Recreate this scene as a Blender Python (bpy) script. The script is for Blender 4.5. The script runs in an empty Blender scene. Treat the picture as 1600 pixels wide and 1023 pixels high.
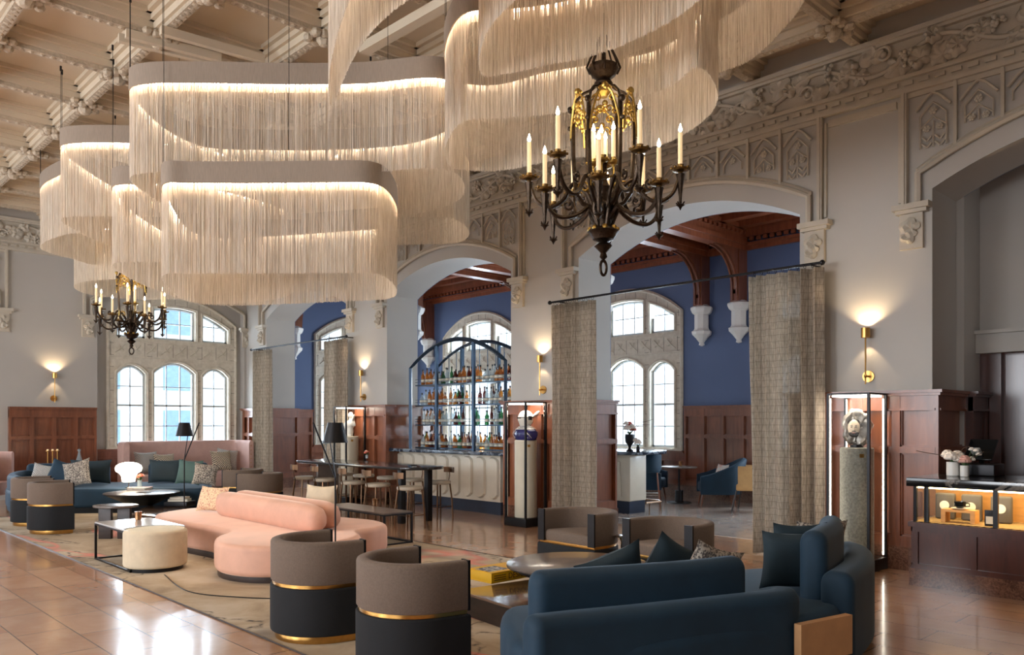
import bpy, math, random
from mathutils import Vector, Matrix, Euler
from bpy import data as D
random.seed(7)
PI = math.pi
scn = bpy.context.scene
COL = scn.collection
# ---------------------------------------------------------------- camera
FPX, HZ = 1261.0, 660.0
ca, sa = .723, .691
cam_d = D.cameras.new('camera'); cam = D.objects.new('camera', cam_d); COL.objects.link(cam)
cam_d.sensor_width = 36; cam_d.sensor_fit = 'HORIZONTAL'; cam_d.lens = FPX/1600*36
cam_d.shift_y = (HZ-511.5)/1600
cam_d.clip_start = .05; cam_d.clip_end = 300
cam.location = (0, 0, 1.6)
cam.rotation_euler = (PI/2, 0, -math.atan2(sa, ca))
scn.camera = cam
# ---------------------------------------------------------------- world, exposure
scn.view_settings.view_transform = 'Standard'; scn.view_settings.look = 'None'
scn.view_settings.gamma = 1; scn.view_settings.use_curve_mapping = False
scn.view_settings.exposure = 0.92
w = D.worlds.new('sky'); scn.world = w; w.use_nodes = True
wn = w.node_tree; wn.nodes.clear()
wo = wn.nodes.new('ShaderNodeOutputWorld'); wb = wn.nodes.new('ShaderNodeBackground')
wb.inputs['Color'].default_value = (.80, .90, 1.0, 1); wb.inputs['Strength'].default_value = 1.25
wn.links.new(wb.outputs[0], wo.inputs[0])

def W(px, d, z=0):                      # a point d metres in front of the camera
    r = (px-800)/FPX*d
    return Vector((d*sa+r*ca, d*ca-r*sa, z))
def AT(px, y, z=0):                     # the point of height z seen at px, y
    return W(px, (1.6-z)*FPX/(y-HZ), z)

def lamp(kind, name, loc, energy, color, **kw):
    l = D.lights.new(name, kind); l.energy = energy; l.color = color
    o = D.objects.new(name, l); o.location = loc; COL.objects.link(o)
    for k, v in kw.items():
        if k == 'rot': o.rotation_euler = v
        elif k == 'portal': l.cycles.is_portal = True
        else: setattr(l, k, v)
    return o
# daylight windows: one soft area light outside each tall window
WINZ = (1.0, 4.5)
BAYC = [1.37, 6.40, 11.42, 16.45]
DAY = (.82, .91, 1.0)
for yc in BAYC:
    lamp('AREA', 'daylight', (15.6, yc, 2.75), 420, DAY, shape='RECTANGLE', size=3.0, size_y=3.6, rot=(0, PI/2, 0))
for xc in (7.42, 1.9):
    lamp('AREA', 'daylight', (xc, 20.9, 2.75), 260, DAY, shape='RECTANGLE', size=3.0, size_y=3.6, rot=(-PI/2, 0, 0))
lamp('AREA', 'daylight', (12.2, 20.9, 2.75), 200, DAY, shape='RECTANGLE', size=3.0, size_y=3.6, rot=(-PI/2, 0, 0))

for yc in (2.0, 7.0, 12.0, 17.0):       # fill lights added behind assumed openings of the unseen opposite wall
    lamp('AREA', 'daylight', (-7.6, yc, 3.0), 130 if yc < 3 else (340 if yc < 10 else 160), (.92, .95, 1.0), shape='RECTANGLE', size=3.8, size_y=3.2, rot=(0, -PI/2, 0))

# ---------------------------------------------------------------- materials
def nt(name):
    m = D.materials.new(name); m.use_nodes = True
    t = m.node_tree; b = t.nodes['Principled BSDF']
    return m, t, b
def rgb(c): return (c[0], c[1], c[2], 1)
def S(r, g, b):                          # sRGB 0-255 -> linear
    f = lambda v: (v/255/12.92) if v/255 <= .04045 else ((v/255+.055)/1.055)**2.4
    return (f(r), f(g), f(b))
def coords(t, sc=(1, 1, 1), rot=(0, 0, 0)):
    tc = t.nodes.new('ShaderNodeTexCoord'); mp = t.nodes.new('ShaderNodeMapping')
    mp.inputs['Scale'].default_value = sc; mp.inputs['Rotation'].default_value = rot
    t.links.new(tc.outputs['Object'], mp.inputs[0]); return mp.outputs[0]
def noise(t, vec, scale, detail=4, rough=.5, dist=0):
    n = t.nodes.new('ShaderNodeTexNoise'); n.inputs['Scale'].default_value = scale
    n.inputs['Detail'].default_value = detail; n.inputs['Roughness'].default_value = rough
    n.inputs['Distortion'].default_value = dist
    t.links.new(vec, n.inputs['Vector']); return n.outputs[0]
def ramp(t, fac, stops):
    r = t.nodes.new('ShaderNodeValToRGB'); e = r.color_ramp.elements
    while len(e) < len(stops): e.new(.5)
    for q, (p, c) in zip(e, stops): q.position = p; q.color = rgb(c)
    t.links.new(fac, r.inputs[0]); return r.outputs[0]
def mix(t, fac, a, b, mode='MIX'):
    n = t.nodes.new('ShaderNodeMix'); n.data_type = 'RGBA'; n.blend_type = mode
    for s, v in ((n.inputs[0], fac), (n.inputs[6], a), (n.inputs[7], b)):
        if hasattr(v, 'is_output'): t.links.new(v, s)
        elif isinstance(v, (int, float)): s.default_value = v
        else: s.default_value = rgb(v)
    return n.outputs[2]
def bump(t, b, h, st=.2, dist=.01):
    n = t.nodes.new('ShaderNodeBump'); n.inputs['Strength'].default_value = st; n.inputs['Distance'].default_value = dist
    t.links.new(h, n.inputs['Height']); t.links.new(n.outputs[0], b.inputs['Normal'])
def M(name, col, rough=.5, metal=0, var=.12, vs=6, bs=0, bsc=60, sheen=0, coat=0, sc=(1, 1, 1), emit=0, ecol=None, spec=None):
    m, t, b = nt(name)
    v = coords(t, sc)
    if var:
        n = noise(t, v, vs, 5, .6)
        lo = tuple(max(0, c*(1-var*1.6)) for c in col); hi = tuple(min(1, c*(1+var*1.6)) for c in col)
        t.links.new(ramp(t, n, [(.25, lo), (.75, hi)]), b.inputs['Base Color'])
    else: b.inputs['Base Color'].default_value = rgb(col)
    b.inputs['Roughness'].default_value = rough; b.inputs['Metallic'].default_value = metal
    if bs: bump(t, b, noise(t, v, bsc, 3), bs)
    if sheen:
        b.inputs['Sheen Weight'].default_value = sheen; b.inputs['Sheen Roughness'].default_value = .35
        b.inputs['Sheen Tint'].default_value = rgb(tuple(min(1, c*1.6+.12) for c in col))
    if coat: b.inputs['Coat Weight'].default_value = coat; b.inputs['Coat Roughness'].default_value = .08
    if spec is not None: b.inputs['Specular IOR Level'].default_value = spec
    if emit: b.inputs['Emission Color'].default_value = rgb(ecol or col); b.inputs['Emission Strength'].default_value = emit
    return m

PAINT = M('grey wall paint', S(180, 175, 168), .65, var=.02, vs=1.2)
PLASTER = M('ivory plaster', S(190, 180, 164), .7, var=.05, vs=5, bs=.15, bsc=40)
CEILP = M('ceiling plaster', S(204, 188, 164), .75, var=.02, vs=1)
CEILC = M('carved ceiling plaster', S(188, 172, 150), .75, var=.12, vs=25, bs=1.0, bsc=38)
BLUEW = M('blue wall paint', S(90, 108, 144), .6, var=.03, vs=1)
BRASS = M('brass', S(196, 150, 84), .28, 1, var=.08, vs=20)
GOLD = M('gilded metal', S(188, 156, 84), .35, 1, var=.2, vs=30)
BLACKM = M('black metal', S(34, 33, 35), .38, .6, var=.1)
BRONZE = M('dark bronze', S(66, 54, 44), .35, .9, var=.3, vs=30, bs=.3, bsc=90)
STEELB = M('blue grey steel', S(60, 78, 98), .35, .7, var=.1)
CHROME = M('polished chrome', S(215, 215, 215), .12, 1, var=0)
CREAM = M('cream lacquer', S(214, 203, 184), .35, var=.03, coat=.3)
NAVYP = M('navy painted plinth', S(34, 46, 66), .4, var=.1)
DARKW = M('dark stained wood', S(48, 34, 28), .4, var=.3, vs=3, sc=(1, 1, 8))
WHITE = M('white', S(232, 230, 224), .5, var=.02)
BLACKV = M('black velvet', S(16, 17, 20), .85, var=.2, sheen=.06)
TAUPE = M('taupe wool', S(112, 95, 82), .85, var=.1, vs=90, bs=.35, bsc=500, sheen=.3)
TEAL = M('teal blue velvet', S(15, 48, 68), .75, var=.14, vs=3, sheen=.55)
TEALD = M('dark teal velvet', S(26, 44, 52), .75, var=.14, vs=5, sheen=.3)
GREENV = M('green grey velvet', S(66, 92, 88), .72, var=.14, vs=3, sheen=.6)
PINK = M('blush pink velvet', S(214, 164, 140), .7, var=.08, vs=3, sheen=.7)
BLUSH = M('dusty pink fabric', S(196, 160, 150), .8, var=.06, vs=6, sheen=.3)
CREAMV = M('cream boucle', S(214, 196, 168), .85, var=.06, vs=8, bs=.3, bsc=220, sheen=.3)
TAN = M('tan velvet', S(198, 158, 104), .75, var=.08, sheen=.5)
PAPER = M('paper pages', S(226, 220, 204), .8, var=.05, sc=(1, 1, 60))
WALNUT = M('walnut wood', S(122, 66, 38), .35, var=.3, vs=3, sc=(6, 6, 1))
OAKB = M('grey oak top', S(110, 98, 90), .3, var=.12, vs=5, sc=(1, 6, 1), coat=.3)
STONEM = M('white marble', S(206, 204, 202), .12, var=.06, vs=3, coat=.4)
LEAFG = M('leaf green', S(70, 100, 58), .6, var=.3)
PETALW = M('white petals', S(240, 228, 214), .7, var=.08, vs=30)
PETALP = M('pink petals', S(232, 176, 160), .7, var=.15, vs=30)
PETALR = M('coral petals', S(214, 108, 88), .7, var=.15, vs=30)
TWIG = M('brown twig', S(84, 60, 44), .8)
WAX = M('ivory candle tube', S(226, 206, 166), .5, var=.04, emit=.25, ecol=S(255, 214, 160))
BULB = M('glowing flame bulb', (1, .8, .5), .3, var=0, emit=16, ecol=(1, .82, .58))
LED = M('glowing led strip', (1, .85, .66), .3, var=0, emit=24, ecol=(1, .89, .76))
LEDW = M('glowing case light', (1, .93, .84), .3, var=0, emit=9, ecol=(1, .90, .76))
GLOBE = M('glowing opal glass', (1, .92, .8), .3, var=0, emit=3, ecol=(1, .88, .68))
BANDF = M('taupe pleated band', S(150, 134, 118), .8, var=.15, vs=60, sc=(6, 6, .2))
FRUIT = M('ripe orange', S(228, 128, 40), .5)
SCREEN = M('dark screen', S(14, 16, 18), .12, var=0)
GREYP = M('light grey plastic', S(170, 172, 172), .4, var=.02)
NAVYC = M('navy glaze', S(38, 34, 92), .25, var=.3, vs=8)
CERAM = M('white ceramic', S(228, 224, 216), .3, var=.02)
SANDW = M('sandwich crust', S(196, 140, 74), .8, var=.2, vs=30)
YELLOW = M('yellow cloth cover', S(236, 182, 22), .5, var=.03)
INK = M('printing ink', S(60, 40, 24), .6, var=0)
def stringmat():
    m, t, b = nt('cream string fringe')
    t.nodes.remove(b); o = t.nodes['Material Output']
    df = t.nodes.new('ShaderNodeBsdfDiffuse'); tr = t.nodes.new('ShaderNodeBsdfTranslucent'); mx = t.nodes.new('ShaderNodeMixShader')
    v = coords(t, (1, 1, .02)); c = ramp(t, noise(t, v, 300, 2), [(.35, S(208, 194, 176)), (.65, S(249, 240, 226))])
    t.links.new(c, df.inputs[0]); t.links.new(c, tr.inputs[0]); mx.inputs[0].default_value = .4
    t.links.new(df.outputs[0], mx.inputs[1]); t.links.new(tr.outputs[0], mx.inputs[2]); t.links.new(mx.outputs[0], o.inputs[0])
    return m
STRING = stringmat()
def glassmat(name, col=(1, 1, 1), refl=.015, rough=.02):
    m, t, b = nt(name); t.nodes.remove(b); o = t.nodes['Material Output']
    tr = t.nodes.new('ShaderNodeBsdfTransparent'); gl = t.nodes.new('ShaderNodeBsdfGlossy'); mx = t.nodes.new('ShaderNodeMixShader')
    fr = t.nodes.new('ShaderNodeLayerWeight'); fr.inputs[0].default_value = .5; pw = t.nodes.new('ShaderNodeMapRange'); pw.inputs['From Min'].default_value = .45; pw.inputs['To Min'].default_value = refl; pw.inputs['To Max'].default_value = .6; t.links.new(fr.outputs['Facing'], pw.inputs[0])
    tr.inputs[0].default_value = rgb(col); gl.inputs['Roughness'].default_value = rough
    t.links.new(pw.outputs[0], mx.inputs[0]); t.links.new(tr.outputs[0], mx.inputs[1]); t.links.new(gl.outputs[0], mx.inputs[2])
    t.links.new(mx.outputs[0], o.inputs[0]); return m
GLASS = glassmat('clear window glass', (.93, .97, 1))
GLASSC = glassmat('clear case glass', (.98, .98, .97), .003)
def bottlemat(name, col, tint):
    m, t, b = nt(name); b.inputs['Base Color'].default_value = rgb(col); b.inputs['Roughness'].default_value = .06; b.inputs['Coat Weight'].default_value = .5
    tr = t.nodes.new('ShaderNodeBsdfTransparent'); tr.inputs[0].default_value = rgb(tint); mx = t.nodes.new('ShaderNodeMixShader'); mx.inputs[0].default_value = .5
    t.links.new(b.outputs[0], mx.inputs[1]); t.links.new(tr.outputs[0], mx.inputs[2]); t.links.new(mx.outputs[0], t.nodes['Material Output'].inputs[0]); return m
AMBERG = bottlemat('amber glass', S(176, 112, 52), S(250, 200, 120)); CLEARG = bottlemat('pale bottle glass', S(190, 202, 208), S(238, 244, 246))
GREENG = bottlemat('green bottle glass', S(48, 104, 70), S(120, 190, 140)); REDG = bottlemat('dark red bottle glass', S(88, 34, 26), S(170, 90, 70))
def woodmat(name, c1, c2, rough=.28, rot=(0, 0, 0)):
    m, t, b = nt(name)
    v = coords(t, (7, 7, .9), rot); n1 = noise(t, v, 2.2, 6, .62, .6); v2 = coords(t); n2 = noise(t, v2, 1.1, 2)
    c = ramp(t, n1, [(.28, c1), (.72, c2)])
    c = mix(t, .35, c, ramp(t, n2, [(.3, tuple(q*.6 for q in c1)), (.7, tuple(min(1, q*1.25) for q in c2))]))
    t.links.new(c, b.inputs['Base Color']); b.inputs['Roughness'].default_value = rough
    b.inputs['Coat Weight'].default_value = .35; b.inputs['Coat Roughness'].default_value = .18
    return m
WOOD = woodmat('mahogany panelling', S(98, 54, 36), S(146, 88, 60))
WOODD = woodmat('dark mahogany', S(58, 28, 20), S(92, 46, 32))
WOODC = woodmat('mahogany ceiling boards', S(112, 56, 32), S(166, 94, 58), .45)
def stonemat():
    m, t, b = nt('buff limestone blocks')
    tc = t.nodes.new('ShaderNodeTexCoord')
    n = noise(t, tc.outputs['Object'], 9, 6, .65)
    c = ramp(t, n, [(.25, S(194, 184, 166)), (.75, S(226, 218, 202))])
    t.links.new(c, b.inputs['Base Color']); b.inputs['Roughness'].default_value = .8
    bump(t, b, noise(t, tc.outputs['Object'], 30, 4), .25); return m
STONE = stonemat()
MORTAR = M('mortar', S(96, 88, 78), .9, var=.1)
def granitemat(name, a, b_, sc=60, rough=.2):
    m, t, b = nt(name); tc = t.nodes.new('ShaderNodeTexCoord')
    v = t.nodes.new('ShaderNodeTexVoronoi'); v.inputs['Scale'].default_value = sc
    t.links.new(tc.outputs['Object'], v.inputs['Vector'])
    n = noise(t, tc.outputs['Object'], 5, 4)
    c = mix(t, .5, ramp(t, v.outputs['Color'], [(.2, a), (.8, b_)]), ramp(t, n, [(.3, a), (.7, b_)]))
    t.links.new(c, b.inputs['Base Color']); b.inputs['Roughness'].default_value = rough; return m
GRANITE = granitemat('brown granite', S(70, 44, 34), S(140, 100, 80), 70)
def veinmat(name, base, vein, sc=1.6, rough=.12, w=.02):
    m, t, b = nt(name); v = coords(t)
    n = noise(t, v, sc, 8, .6, 1.2)
    c = ramp(t, n, [(.5-w*2, base), (.5, vein), (.5+w, base)])
    t.links.new(c, b.inputs['Base Color']); b.inputs['Roughness'].default_value = rough; return m
BMARB = veinmat('black marble', S(16, 15, 16), S(120, 112, 104), 1.3)
NMARB = veinmat('blue black marble', S(34, 44, 58), S(120, 132, 146), 3.2, .15, .04)
def floormat():
    m, t, b = nt('polished stone tiles'); tc = t.nodes.new('ShaderNodeTexCoord')
    mp = t.nodes.new('ShaderNodeMapping'); mp.inputs['Rotation'].default_value = (0, 0, PI/2)
    t.links.new(tc.outputs['Object'], mp.inputs[0])
    br = t.nodes.new('ShaderNodeTexBrick'); br.offset = .37; br.offset_frequency = 2; br.squash = 1.6; br.squash_frequency = 3
    br.inputs['Scale'].default_value = 1.0; br.inputs['Brick Width'].default_value = .74; br.inputs['Row Height'].default_value = .37
    br.inputs['Mortar Size'].default_value = .004; br.inputs['Mortar Smooth'].default_value = .1
    br.inputs['Color1'].default_value = (0, 0, 0, 1); br.inputs['Color2'].default_value = (1, 1, 1, 1); br.inputs['Mortar'].default_value = (.5, .5, .5, 1)
    t.links.new(mp.outputs[0], br.inputs['Vector'])
    tile = ramp(t, br.outputs['Color'], [(0, S(176, 128, 96)), (.3, S(192, 148, 116)), (.55, S(208, 164, 130)), (.8, S(186, 138, 102)), (1, S(218, 182, 150))])
    n = noise(t, mp.outputs[0], 2.6, 8, .62, .8)
    c = mix(t, .35, tile, ramp(t, n, [(.3, S(168, 122, 92)), (.5, S(196, 152, 120)), (.7, S(216, 180, 150))]))
    c = mix(t, br.outputs['Fac'], c, S(86, 60, 46))
    t.links.new(c, b.inputs['Base Color'])
    r = t.nodes.new('ShaderNodeMapRange'); t.links.new(noise(t, mp.outputs[0], 5, 4), r.inputs[0])
    r.inputs['To Min'].default_value = .10; r.inputs['To Max'].default_value = .28
    t.links.new(r.outputs[0], b.inputs['Roughness'])
    b.inputs['Coat Weight'].default_value = .5; b.inputs['Coat Roughness'].default_value = .09
    bump(t, b, noise(t, mp.outputs[0], 3, 3), .06, .02)
    return m
FLOORM = floormat()
AISLEF = M('pale stone aisle floor', S(196, 178, 164), .16, var=.12, vs=3, coat=.4)
def rugmat():
    m, t, b = nt('veined wool rug'); v = coords(t)
    base = ramp(t, noise(t, v, .9, 6, .6, 1), [(.3, S(150, 128, 102)), (.5, S(184, 164, 136)), (.7, S(206, 192, 170))])
    n1 = noise(t, v, .42, 4, .55, .6); vein = ramp(t, n1, [(.488, (0, 0, 0)), (.5, (1, 1, 1)), (.512, (0, 0, 0))])
    nb = noise(t, v, 14, 3); vein = mix(t, 1, vein, ramp(t, nb, [(.4, (.1, .1, .1)), (.6, (1, 1, 1))]), 'MULTIPLY')
    c = mix(t, vein, base, S(58, 50, 46))
    v3 = coords(t, (1, .35, 1), (0, 0, .7)); n3 = noise(t, v3, .8, 2, .4, .4)
    pk = ramp(t, n3, [(.57, (0, 0, 0)), (.585, (.8, .8, .8)), (.6, (0, 0, 0))])
    c = mix(t, pk, c, S(226, 130, 116))
    gp = ramp(t, noise(t, v, .55, 3, .5), [(.62, (0, 0, 0)), (.70, (.75, .75, .75))])
    c = mix(t, gp, c, S(112, 104, 98))
    t.links.new(c, b.inputs['Base Color']); b.inputs['Roughness'].default_value = .95
    bump(t, b, noise(t, v, 300, 2), .4, .004); return m
RUG = rugmat()
def curtmat():
    m, t, b = nt('slubbed grid curtain linen')
    tc = t.nodes.new('ShaderNodeTexCoord')
    def wv(axis, sc, wlo, dist=1.2):
        mp = t.nodes.new('ShaderNodeMapping'); t.links.new(tc.outputs['Object'], mp.inputs[0])
        s = t.nodes.new('ShaderNodeTexWave'); s.bands_direction = axis; s.inputs['Scale'].default_value = sc
        s.inputs['Distortion'].default_value = dist; s.inputs['Detail'].default_value = 3; s.inputs['Detail Scale'].default_value = 3
        t.links.new(mp.outputs[0], s.inputs[0]); return ramp(t, s.outputs[0], [(wlo, (0, 0, 0)), (1, (1, 1, 1))])
    c = ramp(t, noise(t, coords(t, (30, 30, 4)), 3, 4), [(.3, S(170, 158, 142)), (.7, S(228, 216, 198))])
    g = mix(t, 1.0, wv('Z', 4.1, .965, .1), wv('Y', 5.3, .965, .1), 'LIGHTEN'); c = mix(t, mix(t, 1.0, g, (.42, .42, .42), 'MULTIPLY'), c, S(96, 80, 66))
    t.links.new(c, b.inputs['Base Color']); b.inputs['Roughness'].default_value = .9
    tl = t.nodes.new('ShaderNodeBsdfTranslucent'); t.links.new(c, tl.inputs[0])
    tp = t.nodes.new('ShaderNodeBsdfTransparent')
    mx = t.nodes.new('ShaderNodeMixShader'); mx.inputs[0].default_value = .5
    mx2 = t.nodes.new('ShaderNodeMixShader'); mx2.inputs[0].default_value = .14
    t.links.new(b.outputs[0], mx.inputs[1]); t.links.new(tl.outputs[0], mx.inputs[2])
    t.links.new(mx.outputs[0], mx2.inputs[1]); t.links.new(tp.outputs[0], mx2.inputs[2])
    t.links.new(mx2.outputs[0], t.nodes['Material Output'].inputs[0]); return m
CURT = curtmat()
def patmat(name, a, b_, kind='v', sc=30, th=(.45, .55)):
    m, t, b = nt(name); v = coords(t)
    if kind == 'v':
        n = t.nodes.new('ShaderNodeTexVoronoi'); n.inputs['Scale'].default_value = sc; t.links.new(v, n.inputs['Vector']); f = n.outputs['Distance']
    elif kind == 'w':
        n = t.nodes.new('ShaderNodeTexWave'); n.wave_profile = 'SIN'; n.bands_direction = 'DIAGONAL'; n.inputs['Scale'].default_value = sc
        n.inputs['Distortion'].default_value = 2; t.links.new(v, n.inputs['Vector']); f = n.outputs[0]
    else: f = noise(t, v, sc, 3, .6)
    t.links.new(ramp(t, f, [(th[0], a), (th[1], b_)]), b.inputs['Base Color']); b.inputs['Roughness'].default_value = .85; return m
PATG = patmat('black and cream weave', S(50, 44, 40), S(214, 198, 172), 'w', 14)
PATT = patmat('taupe fleck weave', S(90, 82, 78), S(190, 178, 162), 'n', 60)
PATW = patmat('blue cream weave', S(92, 104, 116), S(220, 212, 200), 'w', 22)
FLORAL = patmat('pink floral print', S(196, 132, 116), S(232, 204, 164), 'n', 48, (.38, .5))
SILVER = patmat('crumpled silver print', S(60, 56, 54), S(196, 188, 178), 'n', 6, (.3, .7))
PEDW = M('cream pedestal', S(214, 206, 188), .6, var=.03)
PEDG = patmat('grey etched pedestal', S(112, 110, 100), S(150, 148, 138), 'n', 40, (.3, .7))
def coffeeprint(): return patmat('photo cover print', S(60, 70, 84), S(200, 196, 190), 'n', 30, (.4, .6))
PRINT = coffeeprint()
MESHG = patmat('brass radiator grille', S(30, 24, 20), S(150, 118, 78), 'v', 50, (.3, .5))
FACADE = M('pale facade', S(236, 236, 232), .8, var=.03)
FWIN = M('pale blue window glass', S(150, 178, 206), .3, var=.1)
SLATM = patmat('slatted tray', S(30, 22, 14), S(226, 186, 120), 'w', 9)
TANW = M('warm oak', S(206, 150, 84), .5, var=.12, vs=5, sc=(1, 1, 6))
LEDC = M('glowing warm strip', (1, .8, .5), var=0, emit=10, ecol=(1, .76, .42))
GREYBAG = M('dark grey paper bag', S(92, 88, 84), .6, var=.1)
LABELW = M('white round label', S(236, 230, 218), .6, var=0)
PATP = patmat('peach and white print', S(226, 160, 130), S(228, 222, 214), 'n', 9, (.45, .5))
TANP = M('tan veneer', S(196, 150, 104), .5, var=.08)
SILVER.node_tree.nodes['Principled BSDF'].inputs['Metallic'].default_value = .55; SILVER.node_tree.nodes['Principled BSDF'].inputs['Roughness'].default_value = .35
# ---------------------------------------------------------------- mesh builder
class MB:
    def __init__(s): s.v = []; s.f = []; s.mi = []; s.T = None; s.k = 0
    def add(s, vs, fs):
        o = len(s.v)
        if s.T is None: s.v += [tuple(q) for q in vs]
        else: s.v += [tuple(s.T(*q)) for q in vs]
        for f in fs: s.f.append([i+o for i in f]); s.mi.append(s.k)
        return s
    def mat(s, k): s.k = k; return s
    def box(s, x0, x1, y0, y1, z0, z1):
        return s.add([(x, y, z) for x in (x0, x1) for y in (y0, y1) for z in (z0, z1)],
                     [(0, 1, 3, 2), (4, 6, 7, 5), (0, 4, 5, 1), (2, 3, 7, 6), (0, 2, 6, 4), (1, 5, 7, 3)])
    def rbox(s, x0, x1, y0, y1, z0, z1, b=.01):      # box with softened vertical and top/bottom edges
        n = 4; P = []
        for cx, cy, a0 in ((x1-b, y1-b, 0), (x0+b, y1-b, PI/2), (x0+b, y0+b, PI), (x1-b, y0+b, 1.5*PI)):
            for i in range(n+1):
                a = a0+i/n*PI/2; P.append((cx+b*math.cos(a), cy+b*math.sin(a)))
        return s.pad(P, z0, z1, b, b)
    def ring_stack(s, rings, cap0=True, cap1=True):
        n = len(rings[0]); vs = [p for r in rings for p in r]; fs = []
        for k in range(len(rings)-1):
            for i in range(n):
                j = (i+1) % n; fs.append((k*n+i, k*n+j, (k+1)*n+j, (k+1)*n+i))
        if cap0: fs.append(tuple(reversed(range(n))))
        if cap1: fs.append(tuple((len(rings)-1)*n+i for i in range(n)))
        return s.add(vs, fs)
    def lathe(s, prof, c=(0, 0, 0), n=20, cap=True):
        return s.ring_stack([[(c[0]+r*math.cos(2*PI*i/n), c[1]+r*math.sin(2*PI*i/n), c[2]+z) for i in range(n)] for r, z in prof], cap, cap)
    def cyl(s, x, y, z0, z1, r, r2=None, n=16): return s.lathe([(r, z0), (r2 if r2 is not None else r, z1)], (x, y, 0), n)
    def sph(s, c, r, n=10, m=7, sq=(1, 1, 1)):
        R = []
        for k in range(m+1):
            a = -PI/2+PI*k/m; rr = max(1e-4, math.cos(a))
            R.append([(c[0]+r*sq[0]*rr*math.cos(2*PI*i/n), c[1]+r*sq[1]*rr*math.sin(2*PI*i/n), c[2]+r*sq[2]*math.sin(a)) for i in range(n)])
        return s.ring_stack(R)
    def tube(s, path, r, n=6, closed=False):
        P = [Vector(p) for p in path]; L = len(P); rings = []; prev = None
        for i, p in enumerate(P):
            a = P[(i-1) % L] if (closed or i > 0) else p; b = P[(i+1) % L] if (closed or i < L-1) else p
            t = (b-a); t = t.normalized() if t.length > 1e-9 else Vector((0, 0, 1))
            if prev is None:
                u = t.cross(Vector((0, 0, 1)))
                if u.length < .05: u = t.cross(Vector((1, 0, 0)))
            else: u = prev-t*prev.dot(t)
            u.normalize(); prev = u; v = t.cross(u); rr = r[i] if isinstance(r, (list, tuple)) else r
            rings.append([tuple(p+u*rr*math.cos(2*PI*k/n)+v*rr*math.sin(2*PI*k/n)) for k in range(n)])
        if closed:
            rings.append(rings[0]); return s.ring_stack(rings, False, False)
        return s.ring_stack(rings)
    def prism(s, poly, z0, z1): return s.ring_stack([[(x, y, z0) for x, y in poly], [(x, y, z1) for x, y in poly]])
    def pad(s, poly, z0, z1, b=.03, b0=None, ns=4):      # soft-edged slab over an outline
        b0 = b if b0 is None else b0
        n = len(poly); A = sum(poly[i][0]*poly[(i+1) % n][1]-poly[(i+1) % n][0]*poly[i][1] for i in range(n))
        sg = 1 if A > 0 else -1; N = []
        for i in range(n):
            ax, ay = poly[i-1]; bx, by = poly[(i+1) % n]; dx, dy = bx-ax, by-ay; l = math.hypot(dx, dy) or 1
            N.append((-dy/l*sg, dx/l*sg))
        R = []
        for k in range(ns+1):
            a = PI/2*k/ns; i_, z = b0*(1-math.sin(a)), z0+b0*(1-math.cos(a)); R.append((i_, z))
        for k in range(ns+1):
            a = PI/2*k/ns; i_, z = b*(1-math.cos(a)), z1-b*(1-math.sin(a)); R.append((i_, z))
        return s.ring_stack([[(poly[j][0]+N[j][0]*i_, poly[j][1]+N[j][1]*i_, z) for j in range(n)] for i_, z in R])
    def sweep(s, path, sec, closed=False):      # path in XY, section (outward offset, z)
        L = len(path); rings = []
        for i, p in enumerate(path):
            a = path[(i-1) % L] if (closed or i > 0) else p; b = path[(i+1) % L] if (closed or i < L-1) else p
            dx, dy = b[0]-a[0], b[1]-a[1]; l = math.hypot(dx, dy) or 1; nx, ny = dy/l, -dx/l
            rings.append([(p[0]+nx*o, p[1]+ny*o, z) for o, z in sec])
        if closed: rings.append(rings[0]); return s.ring_stack(rings, False, False)
        return s.ring_stack(rings)
    def build(s, name, mats, parent=None, ang=35, **props):
        me = D.meshes.new(name); me.from_pydata(s.v, [], s.f)
        if not isinstance(mats, (list, tuple)): mats = [mats]
        for m in mats: me.materials.append(m)
        me.polygons.foreach_set('material_index', s.mi); me.polygons.foreach_set('use_smooth', [True]*len(s.f))
        me.update(); me.set_sharp_from_angle(angle=math.radians(ang))
        o = D.objects.new(name, me); COL.objects.link(o)
        if parent is not None: o.parent = parent
        for k, v in props.items(): o[k] = v
        return o
def thing(name, label, cat, loc=(0, 0, 0), rz=0, group=None):
    o = D.objects.new(name, None); o.empty_display_size = .1; COL.objects.link(o); o.location = loc; o.rotation_euler = (0, 0, rz)
    o['label'] = label; o['category'] = cat
    if group: o['group'] = group
    return o
def tag(o, label, cat, group=None):
    o['label'] = label; o['category'] = cat
    if group: o['group'] = group
    return o
def struct(mb, name, mats, parent=None, **k):
    o = mb.build(name, mats, parent, **k)
    if parent is None: o['kind'] = 'structure'
    return o
def dup(root, loc=None, rz=None, label=None, group=None):
    r = root.copy(); COL.objects.link(r)
    if loc is not None: r.location = loc
    if rz is not None: r.rotation_euler = (0, 0, rz)
    if label: r['label'] = label
    if group: r['group'] = group
    for ch in root.children:
        c = ch.copy(); COL.objects.link(c); c.parent = r
        for g in ch.children:
            e = g.copy(); COL.objects.link(e); e.parent = c
    return r
def place(mb, loc, rot=(0, 0, 0)):      # transform for the shapes added next
    m = Matrix.Translation(Vector(loc)) @ Euler(rot).to_matrix().to_4x4()
    mb.T = lambda x, y, z: m @ Vector((x, y, z))
    return mb
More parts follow.
